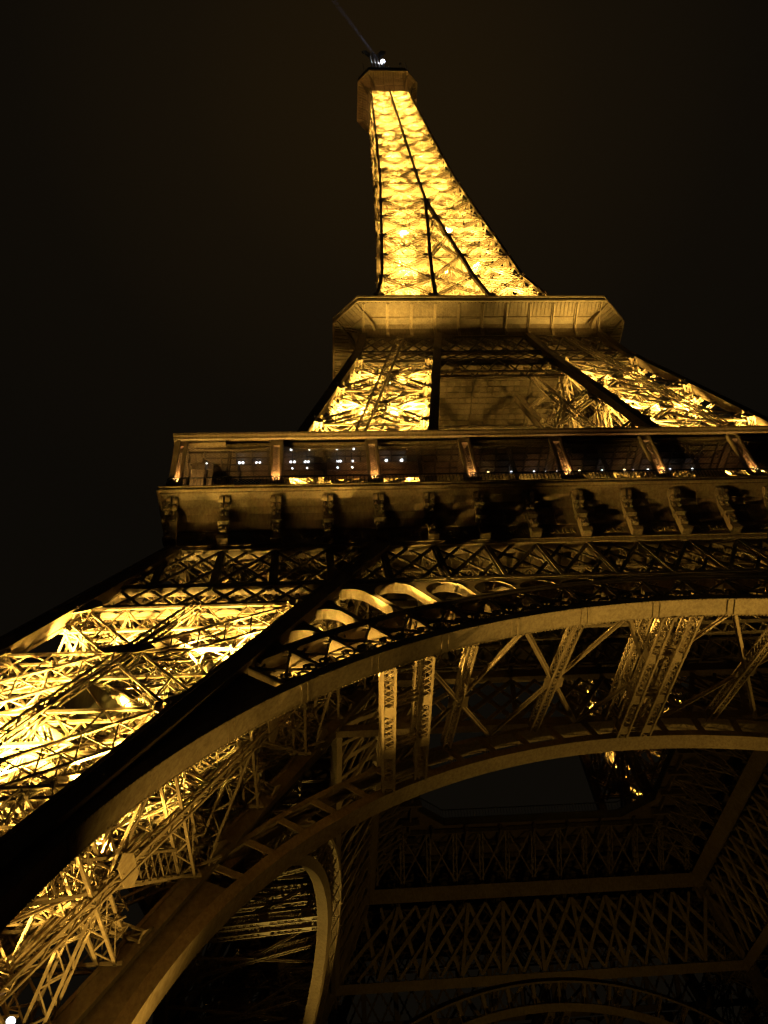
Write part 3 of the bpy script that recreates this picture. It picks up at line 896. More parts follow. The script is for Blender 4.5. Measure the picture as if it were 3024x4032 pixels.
# ------------------------------------------------------------------ upper legs (first to second floor)
def upper_leg():
    zs = np.array([57.2, 62, 73, 84, 95, 106, 113])
    leg = empty('upper_leg', tower)
    for (a, b) in (('o', 'o'), ('i', 'o'), ('o', 'i'), ('i', 'i')):
        mb = MB()
        chord_girder(mb, [cor(a, b, z) for z in zs], (0, -1, 0), 0.92, .14)
        mb.build('corner_chord', IRON_DK, leg)
    nodes = [59.5, 70.4, 81.35, 92.25, 103.2]
    for f_, (c0, c1, n) in enumerate(FACES):
        n = np.array(n, float); mb = MB(); g = mb
        for i in range(4):
            z0, z1 = nodes[i], nodes[i + 1]
            a0, a1, b0, b1 = cor(*c0, z0) - n * .8, cor(*c1, z0) - n * .8, cor(*c0, z1) - n * .8, cor(*c1, z1) - n * .8
            mb.truss(a0, b1, n, 1.5, .7, .2, 1.3, .12); mb.truss(a1, b0, n, 1.5, .7, .2, 1.3, .12)
            zz = z1 - 1.9
            mb.truss(cor(*c0, zz) - n * .8, cor(*c1, zz) - n * .8, n, 2.7, .7, .22, 1.7, .14)
            zm = (z0 + z1) / 2
            ctr = (cor(*c0, zm) + cor(*c1, zm)) / 2; td = nrm(cor(*c1, zm) - cor(*c0, zm)); up = nrm(cor(*c0, zm + 1) + cor(*c1, zm + 1) - cor(*c0, zm) - cor(*c1, zm))
            g.prism([ctr + td * k[0] + up * k[1] + n * .3 for k in ((-1.3, 0), (-.8, .5), (.8, .5), (1.3, 0), (.8, -.5), (-.8, -.5))], -n * .06)
            for sgn, c in ((1, c0), (-1, c1)):
                q = cor(*c, z1)
                g.prism([q + td * sgn * k[0] + up * k[1] + n * .3 for k in ((0, 1.2), (1.0, .6), (1.5, 0), (1.0, -.6), (0, -1.2))], -n * .12)
        m0 = (cor(*c0, 58) + cor(*c1, 58)) / 2; m1 = (cor(*c0, 112) + cor(*c1, 112)) / 2
        mb.truss(m0 + n * .05, m1 + n * .05, n, .95, .35, .12, .8, .07)
        mb.build('face_bracing', IRON, leg)
    mb = MB(); r = random.Random(11); pool = []
    for z in (60, 65, 70.4, 75.9, 81.3, 86.8, 92.2, 97.7, 103.2, 109):
        A, B, C_, D = cor('o', 'o', z), cor('i', 'o', z), cor('i', 'i', z), cor('o', 'i', z)
        mb.truss(A, C_, (0, 0, 1), .5, .4, .09, 1.2, .06); mb.truss(B, D, (0, 0, 1), .5, .4, .09, 1.2, .06)
        ms = [(A + B) / 2, (B + C_) / 2, (C_ + D) / 2, (D + A) / 2]; ctr = (A + C_) / 2
        for i in range(4): mb.truss(ms[i], ms[(i + 1) % 4], (0, 0, 1), .5, .4, .1, 1.0, .07)
        pool.append([ctr] + ms + [(m + ctr) / 2 for m in ms] + [(q + ctr) / 2 for q in (A, B, C_, D)])
    for i in range(len(pool) - 1):
        for _ in range(1):
            a = r.choice(pool[i]); b = r.choice(pool[i + 1]); j = np.array([r.uniform(-.6, .6) for _ in range(3)])
            if r.random() < .5: mb.bar(a + j, b + j, (.2, .3, 1), r.uniform(.1, .2), .1)
            else: mb.truss(a + j, b + j, (r.uniform(-1, 1), r.uniform(-1, 1), .3), .5, .0, .09, .8, .06)
    mb.build('inner_strut', IRON, leg)
    mb = MB()
    ax = lambda z: np.array([-(wo(z) + wi(z)) / 2, -(wo(z) + wi(z)) / 2, z])
    a, b = ax(58), ax(112); d = nrm(b - a); sd = nrm(np.cross(d, [0, 0, 1])); up = np.cross(sd, d)
    for s in (-1, 1):
        mb.bar(a + sd * s * 1.6, b + sd * s * 1.6, up, .3, .6)
    for x in np.arange(0, np.linalg.norm(b - a), 1.6):
        p = a + d * x; mb.bar(p - sd * 1.6, p + sd * 1.6, up, .12, .18)
    mb.build('lift_track', IRON, leg)
    return leg
ul0 = upper_leg()
for k in (1, 2, 3): dup(ul0, tower, k)

# ------------------------------------------------------------------ second floor
prof2 = [(112.7, 16.95, .5), (113.6, 16.95, .55), (114.3, 17.15, .7), (114.75, 17.6, 1.0), (115.0, 18.2, 1.5), (115.02, 18.5, 1.75), (115.2, 18.55, 1.8), (115.3, 19.6, 2.5), (115.4, 20.3, 3.0), (115.45, 20.72, 3.34)]
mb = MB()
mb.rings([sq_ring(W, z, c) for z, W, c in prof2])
second = mb.build('second_floor', IRON_DK, tower)  # deck soffit in the darker iron, which stands in for shade
mb = MB()
mb.rings([sq_ring(20.7, 115.42, 3.34), sq_ring(20.82, 115.45, 3.37), sq_ring(20.82, 115.95, 3.37), sq_ring(20.76, 116.0, 3.35), sq_ring(20.76, 116.5, 3.35), sq_ring(20.86, 116.55, 3.4), sq_ring(20.86, 116.95, 3.4), sq_ring(20.5, 116.97, 3.3), sq_ring(1.0, 116.9, .1)])
mb.build('deck_rim', IRON, second)
def bracket2(x, side=0):
    c = MB()
    P = [(16.9, 112.6), (17.25, 113.2), (17.35, 113.9), (17.65, 114.3), (18.3, 114.72), (19.3, 114.98), (20.5, 115.2), (20.5, 115.5), (18.5, 115.35), (17.2, 114.5), (16.9, 113.6)]
    c.prism([(x - .2, -y, z) for y, z in P], (.4, 0, 0))
    c.bar((x, -17.2, 114.2), (x, -20.5, 115.12), (1, 0, 0), .5, .1)
    return c
for k in range(11):
    x = 3.33 * (k - 5)
    b0 = bracket2(x).build('bracket', IRON, second)
    for s in (1, 2, 3):
        d = b0.copy(); COL.objects.link(d); d.parent = second; d.rotation_euler = (0, 0, s * math.pi / 2)
for s in range(4):        # corner brackets
    c = MB(); e = np.array([-1, -1, 0]) / math.sqrt(2); t = np.array([1, -1, 0]) / math.sqrt(2)
    P = [(23.4, 112.6), (23.9, 113.6), (24.5, 114.2), (26.2, 114.8), (27.0, 115.15), (27.0, 115.45), (24.6, 115.1), (23.4, 114)]
    for off in (-1.9, 1.9):
        c.prism([e * r_ + t * (off - .17) + np.array([0, 0, z]) for r_, z in P], t * .34)
    o = c.build('corner_bracket', IRON_DK, second); o.rotation_euler = (0, 0, s * math.pi / 2)
def joists2():
    mb = MB()
    for x in np.arange(-17.2, 17.3, .555):
        mb.bar((x, -18.62, 115.18), (x, -20.6, 115.36), (1, 0, 0), .2, .13)
    e = np.array([-1, -1, 0]) / math.sqrt(2); t = np.array([1, -1, 0]) / math.sqrt(2)
    for q in np.linspace(-2.1, 2.1, 8):
        mb.bar(e * 24.95 + t * q + [0, 0, 115.18], e * 26.9 + t * q + [0, 0, 115.36], t, .12, .1)
    return mb.build('deck_joist', IRON_DK, second)
j0 = joists2()
for s in (1, 2, 3):
    d = j0.copy(); COL.objects.link(d); d.parent = second; d.rotation_euler = (0, 0, s * math.pi / 2)
def girder2():
    mb = MB()
    F = lambda x, z, d=0.: np.array([x, -wo(z) + d, z])
    for z, w in ((112.5, .5), (107.0, .42), (103.1, .42)):
        mb.bar(F(-wo(z), z, .2), F(wo(z), z, .2), (0, -1, 0), w, .5)
    def lat(z0, z1, n, rows, w):
        for j in range(rows):
            a, b = z0 + (z1 - z0) * j / rows, z0 + (z1 - z0) * (j + 1) / rows
            for i in range(n):
                u0, u1 = -1 + 2 * i / n, -1 + 2 * (i + 1) / n
                mb.bar(F(u0 * wo(a), a, .1), F(u1 * wo(b), b, .1), (0, -1, 0), w, .08)
                mb.bar(F(u1 * wo(a), a, .2), F(u0 * wo(b), b, .2), (0, -1, 0), w, .08)
    lat(103.3, 106.9, 20, 2, .17)
    lat(107.2, 112.3, 12, 1, .24)
    lat(107.2, 112.3, 24, 2, .1)
    # inner face girder and underside beams
    for z in (103.2, 100.3):
        mb.bar((-wi(z), -wi(z), z), (wi(z), -wi(z), z), (0, 0, 1), .3, .3)
    n = 8
    for i in range(n):
        x0, x1 = -wi(101) + 2 * wi(101) * i / n, -wi(101) + 2 * wi(101) * (i + 1) / n
        mb.bar((x0, -wi(100.3), 100.4), (x1, -wi(103), 103), (0, -1, 0), .14, .1); mb.bar((x1, -wi(100.3) + .1, 100.4), (x0, -wi(103) + .1, 103), (0, -1, 0), .14, .1)
    # outer face bottom truss across the opening
    a, b = 99.9, 102.9
    mb.truss((-wi(101.4), -wo(101.4) + .5, 101.4), (wi(101.4), -wo(101.4) + .5, 101.4), (0, -1, 0), 2.8, .7, .2, 1.7, .13)
    for x in (-15, -8.5, 0, 8.5, 15):
        mb.bar((x, -16.5, 114.95), (x, 0, 114.95), (0, 0, 1), .2, .4)
    return mb.build('girder', IRON_DK, second)
g20 = girder2()
for s in (1, 2, 3):
    d = g20.copy(); COL.objects.link(d); d.parent = second; d.rotation_euler = (0, 0, s * math.pi / 2)
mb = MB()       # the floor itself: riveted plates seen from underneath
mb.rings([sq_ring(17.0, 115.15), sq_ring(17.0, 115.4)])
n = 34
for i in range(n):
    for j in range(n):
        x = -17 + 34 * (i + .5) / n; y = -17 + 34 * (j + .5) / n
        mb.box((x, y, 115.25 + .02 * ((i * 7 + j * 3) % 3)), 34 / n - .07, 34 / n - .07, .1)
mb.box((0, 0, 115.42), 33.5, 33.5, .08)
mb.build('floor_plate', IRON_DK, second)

# ------------------------------------------------------------------ spire
SN = [117.0, 122.0, 131.9, 141.6, 151.3, 161.4, 171.9, 182.0, 192.7, 202.4, 211.7, 220.5, 228.6, 236.5, 243.5, 250.7, 257.6, 264.0, 270.0, 275.0]
def spire_side():
    sp = empty('spire_face', tower)
    zs = [113] + SN
    cc = MB(); cm = [MB(), MB()]
    for i in range(len(zs) - 1):
        w = .58 - .22 * (zs[i] - 113) / 160
        cc.bar([-wo(zs[i]), -wo(zs[i]), zs[i]], [-wo(zs[i + 1]), -wo(zs[i + 1]), zs[i + 1]], (0, -1, 0), w, w)
        for q, s in enumerate((-1, 1)):
            if zs[i] >= 181 and s > 0: continue
            cm[q].bar([s * wi(zs[i]), -wo(zs[i]), zs[i]], [s * wi(zs[i + 1]), -wo(zs[i + 1]), zs[i + 1]], (0, -1, 0), w * 1.1, w * 1.1)
    cc.build('corner_chord', IRON_DK, sp)
    for m_ in cm: m_.build('inner_chord', IRON_DK, sp)
    mb = MB(); g = mb
    for i in range(len(SN) - 1):
        z0, z1 = SN[i], SN[i + 1]
        if z0 < 116: continue
        f = lambda x, z, d=.35: np.array([x, -wo(z) + d, z])
        k = (z0 - 117) / 160
        tw = .85 - .3 * k; th = .4 - .2 * k; t = .125 - .02 * k
        n = (0, -1, 0)
        for s in (-1, 1):
            o0, o1, i0, i1 = s * wo(z0), s * wo(z1), s * wi(z0), s * wi(z1)
            pz = 1.0 - .25 * k
            mb.truss(f(o0, z0), f(i1, z1), n, tw, th, t, pz, .07); mb.truss(f(i0, z0), f(o1, z1), n, tw, th, t, pz, .07)
            mb.truss(f(o1, z1 - .5), f(i1, z1 - .5), n, 1.0, th, t, pz, .07)
            zm = (z0 + z1) / 2
            mb.truss(f(s * wo(zm), zm), f(s * wi(zm), zm), n, .5, 0, t, pz, .06)
            for (X, sg) in ((o1, -s), (i1, s)):
                q = f(X, z1, -.12)
                g.prism([q + [sg * a_ * (1 - .4 * k), 0, b_ * (1 - .4 * k)] for a_, b_ in ((-.55, .5), (.9, .5), (1.3, 0), (.9, -.5), (-.55, -.5))], (0, .08, 0))
            # inner walls of the leg
            if z0 < 181:
                iy0, iy1 = wi(z0), wi(z1)
                A0, A1 = np.array([s * wo(z0), -iy0, z0]), np.array([s * iy1, -iy1, z1])
                B0, B1 = np.array([s * iy0, -iy0, z0]), np.array([s * wo(z1), -iy1, z1])
                mb.truss(A0, A1, n, tw * .8, 0, t, pz, .07); mb.truss(B0, B1, n, tw * .8, 0, t, pz, .07)
        if z0 < 175:
            mb.truss(f(-wi(z0), z0), f(wi(z1), z1), n, tw * .7, .3, t, 1, .07); mb.truss(f(wi(z0), z0), f(-wi(z1), z1), n, tw * .7, .3, t, 1, .07)
            mb.truss(f(-wi(z1), z1 - .5), f(wi(z1), z1 - .5), n, .8, .3, t, 1, .07)
    mb.build('face_bracing', IRON, sp)
    # diaphragms: quarter of each level
    mb = MB()
    for i in range(1, len(SN) - 1):
        for z in (SN[i], (SN[i] + SN[i + 1]) / 2):
            w = wo(z)
            mb.truss((-w, -w, z), (0, 0, z), (0, 0, 1), .6, .3, .11, .9, .07)
            mb.truss((0, -w, z), (-w, 0, z), (0, 0, 1), .5, .3, .1, .9, .07)
            mb.truss((-w * .5, -w, z), (-w * .5, 0, z), (0, 0, 1), .4, 0, .1, .9, .06)
            mb.truss((w * .5, -w, z), (0, -w * .35, z), (0, 0, 1), .4, 0, .1, .9, .06)
        z0, z1 = SN[i], SN[i + 1]
        r = random.Random(i)
        for _ in range(3):
            a = np.array([r.uniform(-1, 1) * wo(z0) * .9, -r.uniform(.2, .95) * wo(z0), z0]); b = np.array([r.uniform(-1, 1) * wo(z1) * .9, -r.uniform(.2, .95) * wo(z1), z1])
            if r.random() < .5: mb.bar(a, b, (0, -1, 0), .16, .1)
            else: mb.truss(a, b, (r.uniform(-1, 1), -1, 0), .5, 0, .09, .8, .06)
    mb.build('diaphragm', IRON, sp)
    return sp
sp0 = spire_side()
for k in (1, 2, 3): dup(sp0, tower, k)
# lift shaft and stair inside the spire
mb = MB()
z = 117.0; k = 0
while z < 270:
    w = 2.1 if z < 200 else 1.7
    for s1 in (-1, 1):
        for s2 in (-1, 1):
            mb.bar((s1 * w, s2 * w, z), (s1 * w, s2 * w, z + 4), (0, 1, 0), .22, .22)
    for q in range(4):
        c, s = math.cos(q * math.pi / 2), math.sin(q * math.pi / 2)
        R = lambda x, y, zz: (x * c - y * s, x * s + y * c, zz)
        mb.bar(R(-w, -w, z), R(w, -w, z + 4), (c, s, 0), .1, .12); mb.bar(R(w, -w, z), R(-w, -w, z + 4), (c, s, 0), .1, .12)
        mb.bar(R(-w, -w, z), R(w, -w, z), (0, 0, 1), .15, .15)
        if (k + q) % 3 != 0:
            mb.bar(R(-w * .9, -w + .1, z + 1.2 + .6 * ((k * 5 + q) % 3)), R(w * .9, -w + .1, z + 1.2 + .6 * ((k * 5 + q) % 3)), (0, 0, 1), .05, 1.6)
    z += 4; k += 1
mb.build('lift_shaft', IRON, tower)
mb = MB()       # intermediate platform
mb.rings([sq_ring(7.2, 195.6), sq_ring(7.2, 195.9), sq_ring(2.3, 195.9), sq_ring(2.3, 195.6), sq_ring(7.2, 195.6)])
mb.build('landing', IRON, tower)
for z, w in ((162, 7.0), (142, 7.5), (222, 5.5), (245, 4.8)):
    mb = MB(); mb.rings([sq_ring(w, z), sq_ring(w, z + .12), sq_ring(w * .62, z + .12), sq_ring(w * .62, z), sq_ring(w, z)]); mb.build('landing', IRON, tower)

# ------------------------------------------------------------------ top cabin, aerials
prof3 = [(270.5, 5.42, .25), (272.5, 5.45, .3), (274.2, 5.75, .6), (275.6, 6.3, 1.1), (276.8, 7.0, 1.8), (277.7, 7.7, 2.5), (278.2, 8.3, 2.95), (278.3, 8.42, 3.05)]
mb = MB()
mb.rings([sq_ring(W, z, c) for z, W, c in prof3])
top = mb.build('top_cabin', IRON, tower)
mb = MB()
mb.rings([sq_ring(8.42, 278.28, 3.05), sq_ring(8.55, 278.3, 3.12), sq_ring(8.55, 279.75, 3.12), sq_ring(8.2, 279.8, 3.0)])
mb.build('cabin_rim', IRON, top)
mb = MB()
mb.rings([sq_ring(7.95, 279.7, 2.9), sq_ring(7.9, 282.6, 2.9), sq_ring(8.25, 282.7, 3.0), sq_ring(8.25, 283.3, 3.0), sq_ring(7.6, 283.4, 2.8), sq_ring(6.2, 283.6, 2.2), sq_ring(6.0, 286.6, 2.1), sq_ring(6.3, 286.7, 2.2), sq_ring(6.3, 287.1, 2.2), sq_ring(2.0, 288.5, .5)])
mb.build('upper_gallery', DARK, top)
for k in range(4):
    c = MB()
    for x in (-4.2, -1.4, 1.4, 4.2):
        P = [(5.4, 270.6), (5.75, 273.4), (6.25, 275.1), (7.2, 276.6), (8.3, 277.9), (8.3, 278.25), (7.0, 277.0), (5.9, 275.2), (5.4, 273.4)]
        c.prism([(x - .12, -y, z) for y, z in P], (.24, 0, 0))
    e = np.array([-1, -1, 0]) / math.sqrt(2); t = np.array([1, -1, 0]) / math.sqrt(2)
    for x in np.arange(-4.9, 5.0, .7):
        c.bar((x, -6.35, 275.55), (x * 1.04, -8.35, 278.15), (1, 0, 0), .12, .1)
    for W_, z_ in ((5.8, 274.25), (7.05, 276.75)):
        c.bar((-W_ * .78, -W_ - .03, z_), (W_ * .78, -W_ - .03, z_), (0, 0, 1), .14, .16)
    for off in (-1.6, 1.6):
        P = [(7.2, 270.5), (7.8, 274.0), (8.6, 276.2), (9.5, 277.8), (9.5, 278.2), (7.9, 276.6), (7.2, 273)]
        c.prism([e * r_ + t * (off * .9 - .12) + np.array([0, 0, z]) for r_, z in P], t * .24)
    o = c.build('cabin_bracket', IRON_DK, top); o.rotation_euler = (0, 0, k * math.pi / 2)
mb = MB()       # campanile and mast group
mb.cyl((0, -1.5, 287), (0, -1.5, 299), 2.2, 1.6, 16); mb.sphere((0, -1.5, 299), 1.6, 14)
mb.build('campanile', DARK, top)
mb = MB()
for x, h in ((-2.6, 318), (-1.5, 321), (-.5, 319), (.55, 320)):
    mb.cyl((x, -3, 287), (x, -3, h), .32 if x in (-.5, .55) else .2, .28, 8)
for z in np.arange(300, 318, 2.2):
    mb.bar((-2.6, -3, z), (.55, -3, z + 1.0), (0, 1, 0), .1, .1); mb.bar((-2.6, -3, z + 1.8), (.55, -3, z + .6), (0, 1, 0), .08, .08)
for s, xb in ((-1, -2.6), (1, .6)):
    P = [(xb, -3.1, 316), (xb + s * 1.7, -3.1, 320.5), (xb + s * 2.3, -3.1, 322.5), (xb + s * .9, -3.1, 324), (xb - s * .4, -3.1, 320)]
    mb.prism(P, (0, .5, 0))
mb.build('antenna', GREY, top)
mb = MB()
for x, y, h in ((-6.0, -5.5, 298), (6.8, -6, 298), (5.2, -6, 296.5), (7.6, -5, 294), (2.5, -3, 305.5), (1.7, -3, 304.5)):
    mb.cyl((x, y, 283), (x, y, h), .09, .06, 6)
mb.sphere((5.2, -6, 296.2), .4, 8)
mb.build('rod_antenna', GREY, top)

# ------------------------------------------------------------------ things on the tower
mb = MB(); mb.sphere((.9, -3.6, 308.2), .66, 16); 
hb = mb.build('beacon_lamp', BLUE_LAMP)
tag(hb, 'dazzling blue white beacon lamp beside the aerials at the very top of the tower', 'beacon')
mb = MB(); mb.cyl((.9, -3.6, 300), (.9, -3.6, 307.7), .2, .2, 8); mb.cyl((.9, -3.6, 307.5), (.9, -3.6, 307.8), .5, .5, 12)
mb.build('lamp_stand', GREY, hb)
lamp((.9, -3.8, 306.5), (-.9, -3, 317), 5000, 120, .5, .3, (.95, .95, 1.0), 'beacon_glow')

# lift cabin in the front-left leg
cab = bpy.data.objects.new('lift_cabin', None); COL.objects.link(cab)
tag(cab, 'pale yellow lift cabin with plain panels inside the left leg of the tower', 'lift cabin')
def lift_cabin(c, ang, parent, L=6.0, Wd=4.4):
    ax = nrm(np.array([1, 1, 1.0])); 
    d = nrm(np.array([.42, .42, .8])); sd = nrm(np.cross(d, [0, 0, 1])); up = np.cross(sd, d)
    c = np.asarray(c, float)
    mb = MB()
    mb.bar(c - d * L / 2, c + d * L / 2, up, Wd, 2.6)
    mb.build('cabin_body', PANEL, parent)
    f = MB()
    for s in (-1, 1):
        for x in np.linspace(-L / 2, L / 2, 5):
            f.bar(c + d * x - sd * Wd / 2 + up * s * 1.32, c + d * x + sd * Wd / 2 + up * s * 1.32, up, .14, .06)
        for y in np.linspace(-Wd / 2, Wd / 2, 4):
            f.bar(c - d * L / 2 + sd * y + up * s * 1.31, c + d * L / 2 + sd * y + up * s * 1.31, up, .1, .05)
    for x in np.linspace(-L / 2, L / 2, 4):
        for s in (-1, 1):
            f.bar(c + d * x + sd * s * (Wd / 2 + .02) - up * 1.3, c + d * x + sd * s * (Wd / 2 + .02) + up * 1.3, sd, .12, .05)
    f.build('cabin_frame', IRON, parent)
lift_cabin((-36.8, -38.8, 33.2), 0, cab)
cab2 = bpy.data.objects.new('lift_cabin', None); COL.objects.link(cab2)
tag(cab2, 'small rounded lift cabin glimpsed between the far legs under the second floor', 'lift cabin')
mb = MB()
mb.rings([sq_ring(w, z, w * .45) + np.array([12.5, 8.5, 0]) for z, w in ((84, 1.5), (84.4, 2.6), (86.5, 2.9), (88.6, 2.7), (90, 1.9), (90.6, .6))])
mb.build('cabin_body', IRON, cab2)
mb = MB()
for q in np.linspace(-2.4, 2.4, 8):
    mb.bar((12.5 + q, 5.4, 84.6), (12.5 + q * .9, 5.6, 88.8), (0, -1, 0), .1, .1)
mb.build('cabin_grille', DARK, cab2)

# white lamps under the gallery ceiling
LG = 'white lamps in two clusters under the gallery ceiling'
spots_l = [(-33.0, -33.15, 62.85, .09), (-30.3, -33.15, 62.85, .15), (-30.02, -33.15, 62.85, .15), (-28.9, -33.15, 62.85, .13), (-28.62, -33.15, 62.85, .13),
           (-26.05, -33.15, 62.85, .14), (-25.75, -33.15, 62.85, .14), (-24.85, -33.15, 62.85, .15), (-24.6, -33.15, 62.85, .15), (-22.15, -33.15, 62.85, .14), (-21.9, -33.15, 62.85, .14), (-20.9, -33.15, 62.85, .14),
           (-26.0, -34.3, 63.0, .13), (-24.5, -34.3, 63.0, .11), (-22.2, -34.3, 63.0, .12), (-20.8, -34.3, 63.0, .12),
           (-25.9, -33.75, 61.2, .11), (-24.7, -33.75, 61.2, .11), (-22.2, -33.75, 61.2, .12), (-21.0, -33.75, 61.2, .12),
           (-18.05, -33.15, 62.85, .17), (-16.75, -33.15, 62.85, .18)]
def ceiling_lamp(x, y, z, r, label, group, mat):
    r *= .8
    mb = MB(); mb.sphere((x, y, z), r, 10, (1, 1, .8))
    o = mb.build('ceiling_lamp', mat); tag(o, label, 'lamp', group)
    mb = MB(); mb.cyl((x, y, z + r * .6), (x, y, 63.25), .03, .03, 6); mb.build('lamp_stem', DARK, o)
ORD = 'first second third fourth fifth sixth seventh eighth ninth tenth eleventh twelfth thirteenth fourteenth'.split()
rows_ = {-33.15: ('middle', 0), -34.3: ('upper', 0), -33.75: ('lower', 0)}
for (x, y, z, r) in sorted(spots_l):
    nm_, k_ = rows_[y]; rows_[y] = (nm_, k_ + 1)
    ceiling_lamp(x, y, z, r, '%s white lamp from the left in the %s row under the gallery ceiling' % (ORD[k_], nm_), LG, WHITE_LAMP)
LG2 = 'row of warm white lamps deeper under the gallery'
for i, x in enumerate((-9.2, -7.2, -5.2, -4.2, -3.2, -1.2, .8, 2.8, 3.6, 4.9, 6.9, 8.9)):
    ceiling_lamp(x, -31.75, 62.75, .08 if i in (3, 4, 8) else .14, '%s lamp from the left in the long single row right of the gallery centre' % ORD[i], LG2, WARM_LAMP if i in (0, 5, 7) else WHITE_LAMP)

# footing lights at the gallery posts
SP = SB * 2.005
FG = 'amber uplights at the feet of the gallery posts'
for side in range(2):
    for j in range(10):
        x = SP * (j - 4.5); p = np.array([x, -35.2, 57.95])
        if side == 1: p = np.array([p[1], -p[0], p[2]])
        if side == 1 and j > 0: pass
        pw = 480 if side == 0 else 200
        tgt = p + (np.array([0, .35, 5]) if side == 0 else np.array([.35, 0, 5]))
        lamp(p + [0, 0, .1], tgt, pw * (1.7 if j < 3 else 1.0), 120, .8, .08, (1, .5, .14), 'uplight_lamp')
        if side == 0 and j < 7:
            mb = MB()
            for s in (-.1, .1): mb.cyl(p + [s, -.22, -.33], p + [s, -.22, -.1], .07, .09, 8)
            o = mb.build('uplight', IRON_DK)
            tag(o, 'twin amber uplight at the foot of the %s gallery post from the left' % ORD[j], 'uplight', FG)
            mb = MB()
            for s in (-.1, .1): mb.cyl(p + [s, -.22, -.1], p + [s, -.22, -.06], .07, .07, 8)
            mb.build('lens', WARM_LAMP, o)
lamp((-20, -33.3, 58.2), (-19, -32.0, 62.9), 50, 110, .8, .1, (1, .55, .18), 'restaurant_lamp')
lamp((-33.6, -34.3, 58.2), (-33.4, -33.0, 62), 420, 130, .8, .1, (1, .6, .16), 'corner_lamp')

# white floodlights low in the leg
def flood(loc, r, label, aim):
    loc = np.array(loc, float); d = nrm(np.array(aim, float))
    mb = MB(); mb.cyl(loc - d * .5, loc, .25 * r / .3, r, 14); mb.bar(loc - d * .4 - [0, 0, .7], loc - d * .4, (0, 1, 0), .1, .1)
    o = mb.build('floodlight', DARK); tag(o, label, 'floodlight')
    mb = MB(); mb.sphere(loc, r * .9, 12); mb.build('lens', WHITE_LAMP, o)
    return o

flood((-36.2, -41.75, 16.7), .2, 'white floodlight low on the left leg at the bottom left corner of the view', (.3, -.8, .3))
flood((-30.4, 16.2, 47.9), .22, 'single white floodlight hanging far back inside the small side arch', (0, -.7, -.7))
# searchlight beam: thin cone of lit mist
mb = MB()
mb.cyl((-.4, -3.2, 312), (-62, -74, 318), .5, 1.3, 20)
bm = mb.build('light_beam', IRON)
m, n, l, b = new_mat('lit_mist')
out = n['Material Output']; n.remove(b)
pv = n.new('ShaderNodeVolumePrincipled')
pv.inputs['Color'].default_value = (.8, .82, 1, 1); pv.inputs['Density'].default_value = .012
l.new(pv.outputs['Volume'], out.inputs['Volume'])
bm.data.materials.clear(); bm.data.materials.append(m)
tag(bm, 'faint blue searchlight beam slanting off from the tower top', 'light beam', kind='stuff')
bl = lamp((-.2, -3.0, 311.98), (-62, -74, 318), 80000, 5, .4, .15, (.6, .66, 1.0), 'searchlight_lamp')

# ------------------------------------------------------------------ floodlighting
def four(p):
    x, y, z = p
    return [(x, y, z), (-y, x, z), (-x, -y, z), (y, -x, z)]
def leg_lamp(p, to, pw, gain=(1, 1, 1, 1), **kw):
    for g, a, b in zip(gain, four(p), four(to)):
        if g > 0: lamp(a, b, pw * g, **kw)
G_ = dict(low3=1.5, low13=1.6, low24=1.4, low36=1.1, foot=1.5, hot=1, arcade=.36, soffit=1.05, inner=1, left=.5, frieze=1.6, up59=.2, up70=1, up82=1, up94=1, deck=.6, spirec=2.1, spiref=1.4, cabin=1.3, otherlegs=0.8, fill=1.4, right=1.7, soffitl=.35)
def face_lamps(z, us, pw, gain, faces=(1, .5, .25, .6), dep=1.3, dz=14, lean=.2, **kw):
    """projectors a little inside each face of a leg, shining up along it"""
    for (c0, c1, n), fg in zip(FACES, faces):
        n = np.array(n, float)
        for u in us:
            p = cor(*c0, z) * (1 - u) + cor(*c1, z) * u - n * dep
            q = cor(*c0, z + dz) * (1 - u) + cor(*c1, z + dz) * u - n * (dep + lean)
            if fg > 0: leg_lamp(p, q, pw * fg, gain, **kw)
# lower legs: rows of projectors on four levels, and strong narrow ones at the foot
def up_lamps(z, pts, pw, nm, angle=74):
    # pts: places in the leg's square section (0..1 from the outer corner), light thrown nearly straight up
    for (u, v, k) in pts:
        p = np.array([-(wo(z) * (1 - u) + wi(z) * u), -(wo(z) * (1 - v) + wi(z) * v), z])
        lamp(p, p + np.array([.17, .17, 1.0]), pw * k * G_[nm], angle, .6, .2, name='lamp_' + nm)
for nm, z, pw in (('low3', 3, 50000), ('low13', 13.5, 45000), ('low24', 24.5, 45000), ('low36', 36.5, 14000)):
    v_ = .11
    up_lamps(z, ((.13, v_, 1.2), (.38, v_, 1), (.63, v_, 1), (.87, v_, .8), (.12, .6, .3), (.5, .35, .4), (.88, .5, 2.0)), pw, nm)
    if nm in ('low3', 'low24'): leg_lamp((-(wo(z) + wi(z)) / 2, -(wo(z) + wi(z)) / 2, z), (-(wo(z + 9) + wi(z + 9)) / 2, -(wo(z + 9) + wi(z + 9)) / 2, z + 9), 40000 * G_['otherlegs'], (0, .3, .08, 1.4), angle=75, blend=.8, radius=.2, name='lamp_otherlegs')
for p, q, pw in (((-50, -48.5, 11), (-31, -35.5, 56), 50000), ((-44.5, -49.5, 12), (-22, -35.6, 56), 90000)):
    leg_lamp(p, q, pw * G_['foot'], (1, 0, 0, 0), angle=50, blend=.8, radius=.2, name='lamp_foot')
for p, q, pw in (((-41.5, -41.5, 26), (-35, -35, 45), 22000), ((-39.5, -43.5, 24), (-39, -41, 34), 30000)):
    leg_lamp(p, q, pw * G_['hot'], (1, 0, 0, 0), angle=60, blend=.8, radius=.2, name='lamp_hot')
